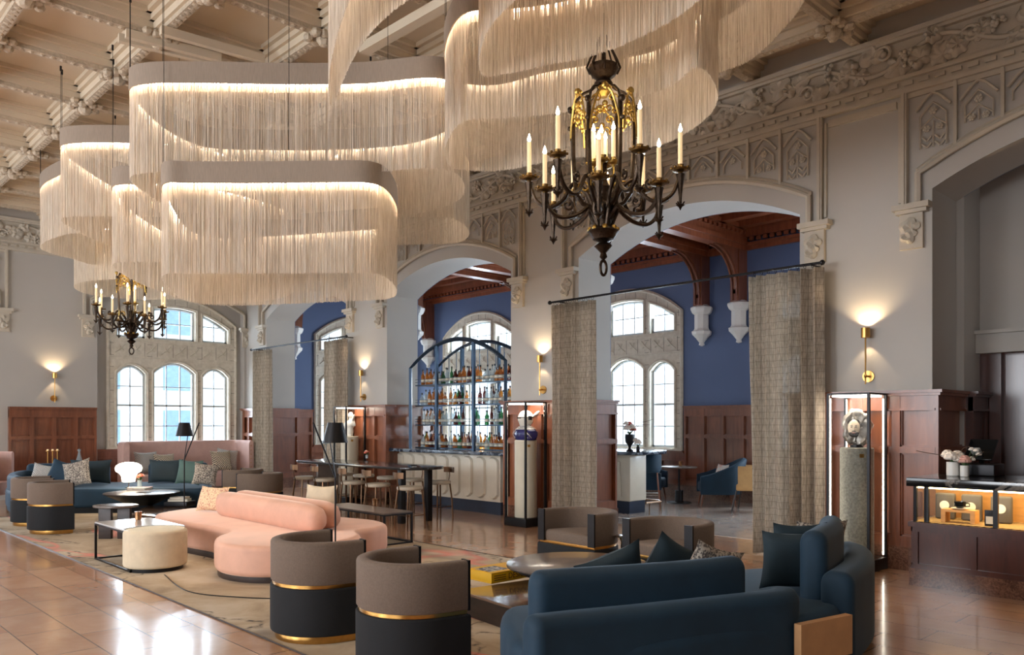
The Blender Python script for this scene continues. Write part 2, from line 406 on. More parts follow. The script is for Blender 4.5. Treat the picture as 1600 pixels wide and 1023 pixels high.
def catmull(pts, n=8, closed=True):
    out = []; L = len(pts)
    rng = range(L) if closed else range(L-1)
    for i in rng:
        g = (lambda k: pts[k % L]) if closed else (lambda k: pts[max(0, min(L-1, k))])
        p0, p1, p2, p3 = g(i-1), g(i), g(i+1), g(i+2)
        for k in range(n):
            t = k/n; out.append(tuple(.5*(2*p1[c]+(-p0[c]+p2[c])*t+(2*p0[c]-5*p1[c]+4*p2[c]-p3[c])*t*t+(-p0[c]+3*p1[c]-3*p2[c]+p3[c])*t**3) for c in range(len(p1))))
    if not closed: out.append(tuple(pts[-1]))
    return out
def arc(cx, cy, r, a0, a1, n): return [(cx+r*math.cos(a0+(a1-a0)*i/n), cy+r*math.sin(a0+(a1-a0)*i/n)) for i in range(n+1)]

def holed(mb, u0, u1, zb, zt, holes, t0, t1, step=.12):
    # slab between t0 and t1 with openings (ua, ub, bottom fn, top fn); zb, zt may be functions
    F = lambda v: v if callable(v) else (lambda u, v=v: v)
    zb, zt = F(zb), F(zt); us = {u0, u1}
    hs = [(a, b, F(p), F(q)) for a, b, p, q in holes]
    for a, b, p, q in hs:
        n = max(2, int((b-a)/step))
        for i in range(n+1): us.add(a+(b-a)*i/n)
    n = max(2, int((u1-u0)/step/2))
    for i in range(n+1): us.add(u0+(u1-u0)*i/n)
    us = sorted(u for u in us if u0-1e-6 <= u <= u1+1e-6)
    uu = [us[0]]
    for u in us[1:]:
        if u-uu[-1] > 1e-4: uu.append(u)
    for a, b in zip(uu, uu[1:]):
        m = (a+b)/2; lv = [(zb, 0)]
        for h in sorted([h for h in hs if h[0] < m < h[1]], key=lambda h: h[2](m)): lv += [(h[2], 1), (h[3], 1)]
        lv.append((zt, 0))
        for k in range(0, len(lv), 2):
            lo, hi = lv[k][0], lv[k+1][0]
            a0, a1, b0, b1 = lo(a), hi(a), lo(b), hi(b)
            if a1-a0 < 1e-3 and b1-b0 < 1e-3: continue
            mb.add([(a, t0, a0), (b, t0, b0), (b, t0, b1), (a, t0, a1), (a, t1, a0), (b, t1, b0), (b, t1, b1), (a, t1, a1)],
                   [(0, 1, 2, 3), (5, 4, 7, 6), (3, 2, 6, 7), (0, 4, 5, 1)])
    for a, b, p, q in hs:
        for e in (a, b): mb.add([(e, t0, p(e)), (e, t1, p(e)), (e, t1, q(e)), (e, t0, q(e))], [(0, 1, 2, 3)])
    for e in (u0, u1): mb.add([(e, t0, zb(e)), (e, t1, zb(e)), (e, t1, zt(e)), (e, t0, zt(e))], [(0, 1, 2, 3)])
def archtop(a, b, zs, rise, p=2.1):
    c, h = (a+b)/2, (b-a)/2
    return lambda u: zs+rise*(1-min(1, abs((u-c)/h))**p)

def rsec(th, z0, z1, r, inset=0, n=5):      # upholstered section: outer face at 0, inner at -th, rounded top
    P = [(0, z0)]
    for i in range(n+1): q = PI/2*i/n; P.append((-inset-r+r*math.cos(q), z1-r+r*math.sin(q)))
    for i in range(n+1): q = PI/2*i/n; P.append((-th+r-r*math.sin(q), z1-r+r*math.cos(q)))
    return P+[(-th, z0)]
def softsweep(mb, path, sec, er=.06):      # sweep whose two ends are rounded over
    n = 5; (x0, y0), (x1, y1) = path[0], path[1]; (xa, ya), (xb, yb) = path[-2], path[-1]
    def unit(ax, ay, bx, by): l = math.hypot(bx-ax, by-ay) or 1; return (bx-ax)/l, (by-ay)/l
    u0, u1 = unit(x1, y1, x0, y0), unit(xa, ya, xb, yb); cx = sum(o for o, z in sec)/len(sec); zs = [z for o, z in sec]; zm, zM = min(zs), max(zs)
    def ring(p, d, s_):
        nx, ny = d[1], -d[0]; w_ = max(o for o, z in sec)-min(o for o, z in sec); f_ = (w_-2*s_)/w_; g = (zM-zm-s_)/(zM-zm)
        mo = (max(o for o, z in sec)+min(o for o, z in sec))/2
        return [(p[0]+nx*(mo+(o-mo)*f_), p[1]+ny*(mo+(o-mo)*f_), zm+(z-zm)*g) for o, z in sec]
    base = MB(); base.sweep(path, sec); m = len(sec); L = len(path)
    lens = 0; rings = [base.v[i*m:(i+1)*m] for i in range(L)]
    keep = [r for r, p in zip(rings, path) if math.hypot(p[0]-x0, p[1]-y0) > er and math.hypot(p[0]-xb, p[1]-yb) > er]
    S0 = []; S1 = []
    for i in range(n+1):
        q = PI/2*i/n; s_ = er*(1-math.sin(q))*.95; t_ = er*(1-math.cos(q))
        S0.append(ring((x0-u0[0]*t_, y0-u0[1]*t_), (-u0[0], -u0[1]), s_)); S1.append(ring((xb-u1[0]*t_, yb-u1[1]*t_), u1, s_))
    return mb.ring_stack(S0+keep+S1[::-1])
# ================================================================ the hall
XW, XI, XO, YB = 9.2, 9.95, 14.5, 19.3
OPEN = [(-.41, 3.13), (4.62, 8.16), (9.65, 13.19), (14.68, 18.22)]
PIER = [(3.13, 4.62), (8.16, 9.65), (13.19, 14.68)]
ZC = 5.85
fl = MB(); fl.box(-9, 16.5, -7, 21.5, -.05, 0); struct(fl, 'floor', FLOORM)
af = MB(); af.box(XI+.05, 16.4, -4, 21, 0, .004); struct(af, 'floor_aisle', AISLEF)
def arcadeT(u, t, z): return (XW-t, u, z)          # t sticks out of the arcade wall into the hall
def backT(u, t, z): return (u, YB-t, z)
def outerT(u, t, z): return (XO-t, u, z)
aw = MB(); aw.T = arcadeT
holed(aw, -4, YB+.1, 0, ZC+.5, [(a, b, 0, archtop(a, b, 4.1, .44)) for a, b in OPEN], 0, -(XI-XW))
struct(aw, 'wall_right', PAINT)
# back wall with window bays recessed
bw = MB(); bw.T = backT
holed(bw, -9, XW, 0, ZC+.5, [(5.72, 9.14, 0, archtop(5.72, 9.14, 4.35, .45)), (.36, 3.84, 0, archtop(.36, 3.84, 4.35, .45))], 0, -.22)
struct(bw, 'wall_back', PAINT)
# window wall behind the recess, and the side aisle walls
WINS = []
def winholes(c): return (c-1.53, c+1.53, 1.0, archtop(c-1.53, c+1.53, 4.0, .6))
ww = MB(); ww.T = lambda u, t, z: (u, YB+.22-t, z)
holed(ww, -9, XW+.4, 0, ZC+.5, [winholes(7.5), winholes(2.1)], 0, -.3)
struct(ww, 'wall_window', PAINT)
ow = MB(); ow.T = outerT
holed(ow, -3, YB+1, 0, 5.7, [winholes(c) for c in BAYC], 0, -.35)
struct(ow, 'wall_outer', BLUEW)
ab = MB(); ab.T = lambda u, t, z: (u, YB+.22-t, z)
holed(ab, XI, XO, 0, 5.7, [winholes(12.75)], 0, -.3)
struct(ab, 'wall_aisle', BLUEW)
# inner side of the arcade wall is painted blue in the aisle
ib = MB(); ib.T = lambda u, t, z: (XI+t, u, z)
holed(ib, -3, YB+.1, 2.0, 5.7, [(a, b, 0, archtop(a, b, 4.1, .44)) for a, b in OPEN], 0, .012)
struct(ib, 'trim_1', BLUEW)

lw = MB(); lw.T = lambda u, t, z: (-7+t, u, z)
holed(lw, -5, YB+.3, 0, ZC+.5, [(y-1.95, y+1.95, 1.2, archtop(y-1.95, y+1.95, 4.3, .5)) for y in (2.0, 7.0, 12.0, 17.0)], 0, -.3)
struct(lw, 'wall_left', PAINT)
rw = MB(); rw.box(-9, 10, -5.2, -5, 0, ZC+.5); struct(rw, 'wall_front', PAINT)
# ---------------------------------------------------------------- stone windows
STEELG = M('grey window paint', S(192, 198, 200), .5, var=.03)
def window(T, c, n, cage=False):
    big = archtop(c-1.53, c+1.53, 4.0, .6); a0 = c-1.53
    lower = [(.22, .86, 2.72, .2), (1.04, 2.02, 2.78, .24), (2.2, 2.84, 2.72, .2)]
    L = []
    for a, b, zs, r in lower:
        L.append((a0+a, a0+b, (lambda u: 1.06), archtop(a0+a, a0+b, zs, r), [1.52, 2.0, 2.44], 3 if b-a > .8 else 2))
    for a, b, zs, r in lower:
        L.append((a0+a, a0+b, (lambda u: 3.56), (lambda u, big=big: min(big(u)-.27, 4.33)), [3.95], 3 if b-a > .8 else 2))
    root = MB(); root.T = T
    holed(root, c-1.53, c+1.53, 1.0, big, [(p[0], p[1], p[2], p[3]) for p in L], .03, -.16, .08)
    # hood moulds round each light and the big arch, sill
    for a, b, f0, f1, zz, nc in L:
        lowz = f0(0)
        P = [(a-.035, .045, lowz)]+[(a-.035+(b-a+.07)*i/14, .045, f1(min(b, max(a, a+(b-a)*i/14)))+.035) for i in range(15)]+[(b+.035, .045, lowz)]
        root.tube(P, .028, 5)
    root.tube([(c-1.5, .03, 1.0)]+[(c-1.5+3.0*i/20, .03, big(c-1.5+3.0*i/20)-.03) for i in range(21)]+[(c+1.5, .03, 1.0)], .04, 5)
    root.box(c-1.56, c+1.56, .02, .12, .97, 1.03)
    for z in (3.1, 3.46): root.box(c-1.5, c+1.5, .03, .06, z, z+.035)
    root.mat(1)
    for i in range(14):                       # block joints
        z = 1.25+i*.27
        if z < 4.0:
            for u0_, u1_ in ((a0+.02, a0+.15), (a0+.89, a0+1.0), (a0+2.06, a0+2.17), (a0+2.9, a0+3.04)): root.box(u0_, u1_, .03, .0325, z, z+.008)
    random.seed(n)
    for i in range(9):
        u = a0+.12+i*.34+random.uniform(-.05, .05)
        root.box(u, u+.007, .03, .0325, 3.14, 3.45)
    for i in range(11):
        an = i/10; u = a0+.1+2.86*an
        root.box(u, u+.007, .03, .0325, big(u)-.2, big(u)-.03)
    # carved sprays on the band
    root.mat(0)
    for i in range(8):
        u = a0+.3+i*.34
        root.tube([(u-.12, .035, 3.2), (u, .045, 3.29), (u+.1, .035, 3.4)], .012, 4)
        root.tube([(u, .04, 3.29), (u-.03, .04, 3.38)], .012, 4); root.tube([(u, .04, 3.29), (u+.07, .04, 3.25)], .012, 4)
    r = struct(root, 'window_%d' % n, [STONE, MORTAR])
    fr = MB(); fr.T = T; gl = MB(); gl.T = T
    for a, b, f0, f1, zz, nc in L:
        z0 = f0(0); N = 14
        P = [(a+.02+(b-a-.04)*i/N, -.1, f1(a+(b-a)*i/N)-.02) for i in range(N+1)]
        fr.tube(P, .028, 4)
        for e in (a+.02, b-.02): fr.box(e-.028, e+.028, -.13, -.07, z0, f1(a)-.0)
        fr.box(a, b, -.13, -.07, z0, z0+.05)
        for q in range(1, nc): u = a+(b-a)*q/nc; fr.box(u-.011, u+.011, -.125, -.085, z0, f1(u)-.02)
        for q in zz: w_ = .022 if abs(q-2.0) < .1 else .011; fr.box(a+.02, b-.02, -.125, -.085, q-w_, q+w_)
        holed(gl, a+.02, b-.02, z0+.02, (lambda u, f1=f1, a=a, b=b: f1(u)-.02), [], -.104, -.108)
    fr.build('window_frame', STEELG, r); gl.build('pane', GLASS, r)
YW = YB+.22
backW = lambda u, t, z: (u, YW-t, z)
window(backW, 7.5, 1); window(backW, 2.1, 2)
for i, c in enumerate(BAYC): window(outerT, c, 3+i)
window(backW, 12.75, 7)
# pale buildings across the street, seen through the panes
def facade(x0, x1, y0, y1, h, lab, rows, cols, axis):
    t = thing('apartment_building', lab, 'building', ((x0+x1)/2, (y0+y1)/2, -1))
    m = MB(); m.T = lambda x, y, z: (x-(x0+x1)/2, y-(y0+y1)/2, z); m.box(x0, x1, y0, y1, 0, h); m.box(x0-.2, x1+.2, y0-.2, y1+.2, h, h+.4); m.build('wall', FACADE, t)
    for r in range(rows):
        for c in range(cols):
            g = MB(); g.T = m.T; z = 1.6+r*(h-2)/rows
            if axis == 'x': y = y0+1.2+c*(y1-y0-2)/cols; g.box(x0-.06, x0+.05, y, y+1.1, z, z+1.5)
            else: x = x0+1.2+c*(x1-x0-2)/cols; g.box(x, x+1.1, y0-.06, y0+.05, z, z+1.5)
            g.build('window', FWIN, t)
facade(26, 34, -4, 12, 7.5, 'pale low building faintly seen through the aisle windows', 2, 5, 'x')
facade(3, 19, 34, 42, 9, 'white building faintly seen through the tall end wall windows', 3, 5, 'y')
# ---------------------------------------------------------------- panelling
def panelling(m, u0, u1, z0, z1, cols, t=.085, mid=.62, low=None):
    m.box(u0, u1, 0, t*.4, z0, z1)
    st = .085; h = z1-z0; zm = z0+h*mid
    m.box(u0, u1, t*.4, t, z0, z0+.12); m.box(u0, u1, t*.4, t, z1-.2, z1-.06); m.box(u0, u1, t*.4, t+.012, zm-.035, zm+.035)
    m.box(u0-.0, u1+.0, 0, t+.03, z1-.06, z1-.03); m.box(u0, u1, 0, t+.055, z1-.03, z1)
    m.box(u0, u1, t*.4, t+.02, z1-.22, z1-.195)
    for i in range(cols+1):
        u = u0+(u1-u0)*i/cols; a, b = max(u0, u-st/2), min(u1, u+st/2)
        m.box(a, b, t*.4, t+.004, z0+.002, z1-.062)
    for i in range(cols):
        a = u0+(u1-u0)*i/cols+st/2; b = u0+(u1-u0)*(i+1)/cols-st/2
        for p, q in ((z0+.12, zm-.035), (zm+.035, z1-.2)):     # thin inner bead
            m.box(a, a+.014, t*.4, t*.72, p, q); m.box(b-.014, b, t*.4, t*.72, p, q)
            m.box(a, b, t*.4, t*.72, p, p+.014); m.box(a, b, t*.4, t*.72, q-.014, q)
def trimobj(i, fn, mats, ang=35):
    m = MB(); fn(m); return struct(m, 'trim_%d' % i, mats, ang=ang)
PZ = 1.95
TI = [2]
def nexttrim(fn, mats, ang=35): trimobj(TI[0], fn, mats, ang); TI[0] += 1
def pier_panels(a, b):
    def fn(m):
        m.mat(0); m.T = arcadeT; panelling(m, a-.06, b+.06, .25, PZ, 4 if b-a > 1 else 2)
        for c, sgn in ((b, 1), (a, -1)):
            m.T = lambda u, t, z, c=c, sgn=sgn: (XW-.06+u, c+sgn*t, z)
            panelling(m, 0, .87, .25, PZ, 1)
        m.T = None
        for c, sgn in ((b, 1), (a, -1)): m.box(XW-.092, XW+.0, min(c, c+sgn*.092), max(c, c+sgn*.092), .25, PZ-.002); m.box(XW-.119, XW, min(c, c+sgn*.119), max(c, c+sgn*.119), PZ-.06, PZ-.03); m.box(XW-.144, XW, min(c, c+sgn*.144), max(c, c+sgn*.144), PZ-.031, PZ+.001)
        m.mat(1)
        m.T = arcadeT; m.box(a-.09, b+.09, 0, .09, 0, .25)
        for c, sgn in ((b, 1), (a, -1)):
            m.T = lambda u, t, z, c=c, sgn=sgn: (XW-.06+u, c+sgn*t, z); m.box(0, .9, 0, .09, 0, .25)
    nexttrim(fn, [WOOD, GRANITE])
for a, b in PIER: pier_panels(a, b)
pier_panels(18.22, 19.24)
def fnb(m):
    m.T = backT; panelling(m, 4.0, 5.68, .22, 1.93, 4); m.T = backW; panelling(m, 5.75, 9.1, .1, 1.0, 6, mid=.5)
    m.T = backT; panelling(m, -3, .3, .22, 1.93, 6); m.T = backW; panelling(m, .4, 3.8, .1, 1.0, 6, mid=.5)
    m.mat(1); m.T = backT; m.box(4.0, 5.7, 0, .08, 0, .22); m.box(-3, .32, 0, .08, 0, .22)
nexttrim(fnb, [WOOD, GRANITE])
def fno(m):
    m.T = outerT
    edges = [-3]+[x for c in BAYC for x in (c-1.6, c+1.6)]+[YB+.2]
    for i in range(0, len(edges), 2): panelling(m, edges[i], edges[i+1], .28, 1.95, max(2, int((edges[i+1]-edges[i])/.42)))
    for c in BAYC: panelling(m, c-1.6, c+1.6, .28, 1.0, 4, mid=.5)
    m.mat(1); m.box(-3, YB+.2, 0, .08, 0, .28)
    m.mat(0); m.T = backW; panelling(m, XI, 11.15, .28, 1.95, 3); panelling(m, 11.15, 14.4, .28, 1.0, 6, mid=.5)
    m.mat(1); m.box(XI, 14.4, 0, .08, 0, .28)
nexttrim(fno, [WOOD, GRANITE])
# radiator grilles under the tall windows
def fng(m):
    m.T = backW; m.box(6.2, 8.8, .06, .07, .2, .82); m.T = outerT; m.box(5.4, 7.4, .06, .07, .36, .86); m.box(10.4, 12.4, .06, .07, .36, .86)
nexttrim(fng, MESHG)
# ---------------------------------------------------------------- plaster ornament
def leaf(m, u, z, s, a, t0, lobes=5, dep=.05):
    n = 26; R = []
    for i in range(n):
        th = 2*PI*i/n
        r = s*(.62+.30*abs(math.cos(th*lobes/2))**.7+.10*math.cos(th))
        R.append((th+a, r))
    c = [(u, dep*.35+t0, z)]
    mid_ = [(u+.55*r*math.cos(q), t0+dep*(1+.25*math.cos(lobes*q)), z+.55*r*math.sin(q)) for q, r in R]
    out = [(u+r*math.cos(q), t0+dep*.45, z+r*math.sin(q)) for q, r in R]
    base = [(u+r*.96*math.cos(q), t0-.005, z+r*.96*math.sin(q)) for q, r in R]
    vs = c+mid_+out+base; fs = []
    for i in range(n):
        j = (i+1) % n
        fs += [(0, 1+i, 1+j), (1+i, 1+n+i, 1+n+j, 1+j), (1+n+i, 1+2*n+i, 1+2*n+j, 1+n+j)]
    m.add(vs, fs)
def frieze(m, u0, u1, z0=5.37, z1=5.78):
    random.seed(3); zc = (z0+z1)/2; L = u1-u0
    m.box(u0, u1, 0, .03, z0-.03, z1+.03)
    P = [(u0+L*i/int(L*14), .06, zc+.12*math.sin((u0+L*i/int(L*14))*2*PI/1.35)) for i in range(int(L*14)+1)]
    m.tube(P, .026, 6)
    n = int(L/.125)
    for i in range(n):
        u = u0+.1+i*L/n; ph = math.sin(u*2*PI/1.35); z = zc-.10*ph if i % 3 else zc+.13*ph
        k = i % 7
        if k in (3,):
            for j in range(13):
                m.sph((u+random.uniform(-.06, .06), .07+random.uniform(0, .04), z-.02+random.uniform(-.1, .08)), .026, 6, 4)
        elif k == 5:
            q = [(u+.1*math.cos(s_*.6)*(1-s_*.05), .07, z+.1*math.sin(s_*.6)*(1-s_*.05)) for s_ in range(11)]
            m.tube(q, .018, 5); m.sph((u, .06, z), .04, 7, 5)
        else: leaf(m, u+random.uniform(-.03, .03), z+random.uniform(-.03, .03), random.uniform(.11, .17), random.uniform(0, 6), .03, random.choice((3, 5, 5, 7)), random.uniform(.05, .09))
def cornice(m, u0, u1):
    m.box(u0, u1, 0, .10, 5.32, 5.36); m.box(u0, u1, 0, .05, 5.22, 5.32); m.box(u0, u1, 0, .075, 5.17, 5.22)
    m.box(u0, u1, 0, .13, 5.79, 5.84); m.box(u0, u1, 0, .09, 5.76, 5.79)
    n = int((u1-u0)/.16)
    for i in range(n): u = u0+i*.16; m.box(u, u+.1, .05, .085, 5.25, 5.29)
def flower(m, u, z, r, t):
    m.sph((u, t+.02, z), r*.4, 6, 4, (1, .5, 1))
    for k in range(6): a = k*PI/3; m.sph((u+r*.62*math.cos(a), t+.012, z+r*.62*math.sin(a)), r*.36, 6, 4, (1, .5, 1))
def tracery(m, a, b, zb, zt=5.16):
    c, w_ = (a+b)/2, (b-a); H = zt-zb
    if H < .14: return
    # ogee head
    P = []
    for i in range(13):
        x = -1+2*i/12; P.append((c+x*w_*.44, .035, zt-.05-min(.16, H*.4)*(abs(x)**1.4 if abs(x) < .5 else .38+(abs(x)-.5)*1.25)))
    m.tube(P, .016, 5)
    iw = w_*.33; top = zt-.05-min(.1, H*.2)
    q = [(c-iw, .03, zb+.03), (c-iw, .03, top-.13), (c-iw*.3, .03, top-.03), (c, .03, top), (c+iw*.3, .03, top-.03), (c+iw, .03, top-.13), (c+iw, .03, zb+.03)]
    if H > .25:
        m.tube(q, .010, 4); flower(m, c, top-.09, .045, .02)
        if H > .42:
            m.tube([(c, .03, zb+.03), (c, .03, top-.2)], .008, 4)
            m.tube([(c-iw, .03, top-.26), (c, .03, top-.15), (c+iw, .03, top-.26)], .008, 4)
            for s_ in (-1, 1):
                flower(m, c+s_*iw*.5, top-.27, .042, .02)
                z = top-.36
                while z > zb+.06:
                    m.tube([(c+s_*iw*.5, .02, z-.04), (c+s_*iw*.85, .028, z+.01)], .012, 4); m.tube([(c+s_*iw*.5, .02, z-.04), (c+s_*iw*.15, .028, z+.01)], .012, 4); z -= .07
def corbel(m, u, w_=.3):
    m.box(u-w_/2-.05, u+w_/2+.03, 0, .12, 3.90, 3.96); m.box(u-w_/2-.02, u+w_/2, 0, .09, 3.86, 3.90)
    m.box(u-w_/2+.03, u+w_/2-.03, 0, .05, 3.48, 3.86)
    leaf(m, u, 3.70, w_*.42, .4, .05, 5, .05); leaf(m, u+.03, 3.60, w_*.3, 2, .05, 3, .06)
def arch_dress(m, a, b):
    off = .13; N = 30; f = archtop(a-off, b+off, 4.28, .50)
    P = [(a-off, .045, 3.96)]+[(a-off+(b-a+2*off)*i/N, .045, f(a-off+(b-a+2*off)*i/N)) for i in range(N+1)]+[(b+off, .045, 3.96)]
    m.tube(P, .036, 6); m.tube([(p[0], .02, p[2]+(.05 if 0 < i < N+2 else 0)) for i, p in enumerate(P)], .03, 5)
    n = 9; A, B_ = a-.2, b+.2
    for i in range(n+1):
        u = A+(B_-A)*i/n; zb = f(min(b+off, max(a-off, u)))+.04
        if 0 < i < n: m.box(u-.016, u+.016, 0, .05, zb, 5.17)
    for i in range(n):
        u, v = A+(B_-A)*i/n, A+(B_-A)*(i+1)/n
        zb = max(f(min(b+off, max(a-off, q))) for q in (u+.03, v-.03))+.06
        tracery(m, u+.02, v-.02, zb)
    for e in (a-.27, b+.27):
        m.box(e-.03, e+.03, 0, .07, 3.95, 5.17); m.box(e-.012, e+.012, .07, .085, 3.95, 5.17)
    m.box(a-.27, b+.27, 0, .03, 5.12, 5.17)
    corbel(m, a-.2); corbel(m, b+.2)
def orn(m):
    m.T = arcadeT; frieze(m, -1.5, YB)
    cornice(m, -1.5, YB)
nexttrim(orn, PLASTER, 62)
for a, b in OPEN:
    def fn(m, a=a, b=b): m.T = arcadeT; arch_dress(m, a, b)
    nexttrim(fn, PLASTER)
for a, b in PIER:
    def fn(m, a=a, b=b):
        m.T = arcadeT; u, v = a+.36, b-.36
        m.box(u, v, 0, .03, 5.04, 5.12); m.box(u-.05, u-.02, 0, .03, 4.0, 5.1); m.box(v+.02, v+.05, 0, .03, 4.0, 5.1)
    nexttrim(fn, PLASTER)
def orn2(m):
    m.T = backT; frieze(m, -3, XW); cornice(m, -3, XW)
    arch_dress(m, 5.72, 9.0); arch_dress(m, .36, 3.7)
nexttrim(orn2, PLASTER, 62)
# ---------------------------------------------------------------- coffered ceiling
BX = [8.55-1.3*k for k in range(11)]; BY = [3.9+1.32*k for k in range(-5, 13)]
ce = MB(); ce.box(-9, XW+.1, -5.2, YB+.1, ZC+.24, ZC+.5); struct(ce, 'ceiling', CEILP)
cb = MB()
def beam(m, u, v0, v1, ax):
    m.T = (lambda p, q, z: (p, q, z)) if ax == 'y' else (lambda p, q, z: (q, p, z))
    m.mat(0)
    m.box(u-.085, u+.085, v0, v1, ZC+.05, ZC+.13); m.box(u-.13, u+.13, v0, v1, ZC+.13, ZC+.19); m.box(u-.18, u+.18, v0, v1, ZC+.19, ZC+.24)
    m.mat(1); m.box(u-.05, u+.05, v0, v1, ZC, ZC+.05)
for x in BX: beam(cb, x, -4, YB, 'y')
for y in BY: beam(cb, y, -6, XW, 'x')
struct(cb, 'trim_40', [CEILP, CEILC])
def ropes(m):
    random.seed(5)
    def bead(u, v0, v1, ax):
        m.T = (lambda p, q, z: (p, q, z)) if ax == 'y' else (lambda p, q, z: (q, p, z))
        n = int((v1-v0)/.11)
        for i in range(n):
            v = v0+i*.11; m.sph((u, v, ZC+.01), .042, 5, 3, (1.1, .9, .7))
    for x in BX[:8]: bead(x, 2, YB, 'y')
    for y in BY[4:]: bead(y, -1, XW, 'x')
    m.T = None
    for x in BX[:8]:
        for y in BY[4:]:
            for k in range(12):
                a = 2*PI*k/12; r = .12+.05*(k % 2)
                m.sph((x+r*math.cos(a), y+r*math.sin(a), ZC-.01+random.uniform(-.02, .03)), .06, 6, 4, (1, 1, .8))
            m.sph((x, y, ZC-.03), .09, 7, 5)
nexttrim(ropes, CEILC)
# ---------------------------------------------------------------- aisle ceiling, beams, brackets
ac = MB(); ac.box(XI, XO, -3, YB+.2, 5.62, 5.7); struct(ac, 'trim_41', WOODC)
ab_ = MB()
for y0 in (-1.1, 3.92, 8.92, 13.95):
    for dy in (-.43, .43):
        y = y0+dy
        ab_.box(XI, XO, y-.11, y+.11, 5.02, 5.62); ab_.box(XI, XO, y-.15, y+.15, 5.12, 5.2); ab_.box(XI, XO, y-.17, y+.17, 5.42, 5.5)
        for i in range(28):
            x = XI+.05+i*.16
            for e in (-.16, .12): ab_.box(x, x+.09, y+e, y+e+.04, 5.32, 5.38)
    for x in [XI+.5+k*.62 for k in range(8)]: ab_.box(x-.1, x+.1, y0+.43, y0+4.6, 5.42, 5.62)
ab_.box(XO-.08, XO, -3, YB, 5.02, 5.1); ab_.box(XO-.12, XO, -3, YB, 5.1, 5.16); ab_.box(XO-.16, XO, -3, YB, 5.26, 5.62)
for k in range(150): y = -2.7+k*.145; ab_.box(XO-.15, XO-.1, y, y+.08, 5.18, 5.25)
ab_.box(XI, XI+.16, -3, YB, 5.1, 5.62)
ab_.box(XI, XO, YW-.16, YW, 5.1, 5.62); ab_.box(XI, XO, YW-.1, YW, 5.02, 5.1)
struct(ab_, 'trim_42', WOODC)
k_ = 0
PROF = [(.02, 3.18), (.06, 3.2), (.05, 3.25), (.12, 3.34), (.2, 3.42), (.21, 3.48), (.17, 3.5), (.15, 3.54), (.15, 3.82), (.2, 3.86), (.23, 3.93), (.23, 3.97), (.12, 4.03), (.02, 4.03)]
for x0, sg in ((XO, -1), (XI+.012, 1)):
    for y in (3.49, 4.35, 8.49, 9.35, 13.52, 14.38, 18.52):
        b = MB(); b.T = lambda u, v, z, x0=x0, sg=sg: (x0+sg*u, v, z)
        b.box(0, .3, y-.10, y+.10, 4.0, 5.05)
        Q = [(.3+.8*(1-math.sin(a*PI/16)), 5.03-.8*(1-math.cos(a*PI/16))) for a in range(9)]
        poly = Q+[(.3, 4.15), (.3, 5.05)]
        vs = [(p[0], y+e, p[1]) for e in (-.08, .08) for p in poly]; n = len(poly)
        b.add(vs, [tuple(range(n)), tuple(reversed(range(n, 2*n)))]+[(i, (i+1) % n, n+(i+1) % n, n+i) for i in range(n)])
        for e in (-.05, .05): b.tube([(p[0]+.02, y+e, p[1]-.02) for p in Q]+[(.31, y+e, 4.02)], .022, 5)
        struct(b, 'trim_%d' % (43+k_), WOOD); k_ += 1
        c = MB(); c.lathe(PROF, (x0+sg*.14, y, 0), 8); struct(c, 'trim_%d' % (43+k_), WHITE, ang=20); k_ += 1
# small brackets on the inner face near the arches
# ---------------------------------------------------------------- beyond the nearest opening
e = MB()
e.mat(0); e.box(10.5, 10.7, -3, 3.13, 2.62, 5.7); e.box(10.35, 10.5, -3, 3.13, 2.40, 2.62); e.box(10.30, 10.5, -3, 3.13, 2.62, 2.66)
e.box(XI, 10.5, 3.05, 3.35, 0, 5.7)
struct(e, 'wall_lobby', [PAINT])
e = MB(); e.box(10.6, 10.75, -3, 3.1, 0, 2.45)
for y in (2.95, 2.45, 1.6): e.box(10.5, 10.62, y-.12, y, 0, 2.4)
e.T = lambda u, t, z: (XI+.02+u, 3.05-t, z); panelling(e, 0, .55, .2, 1.95, 1)
struct(e, 'door_1', WOODD)
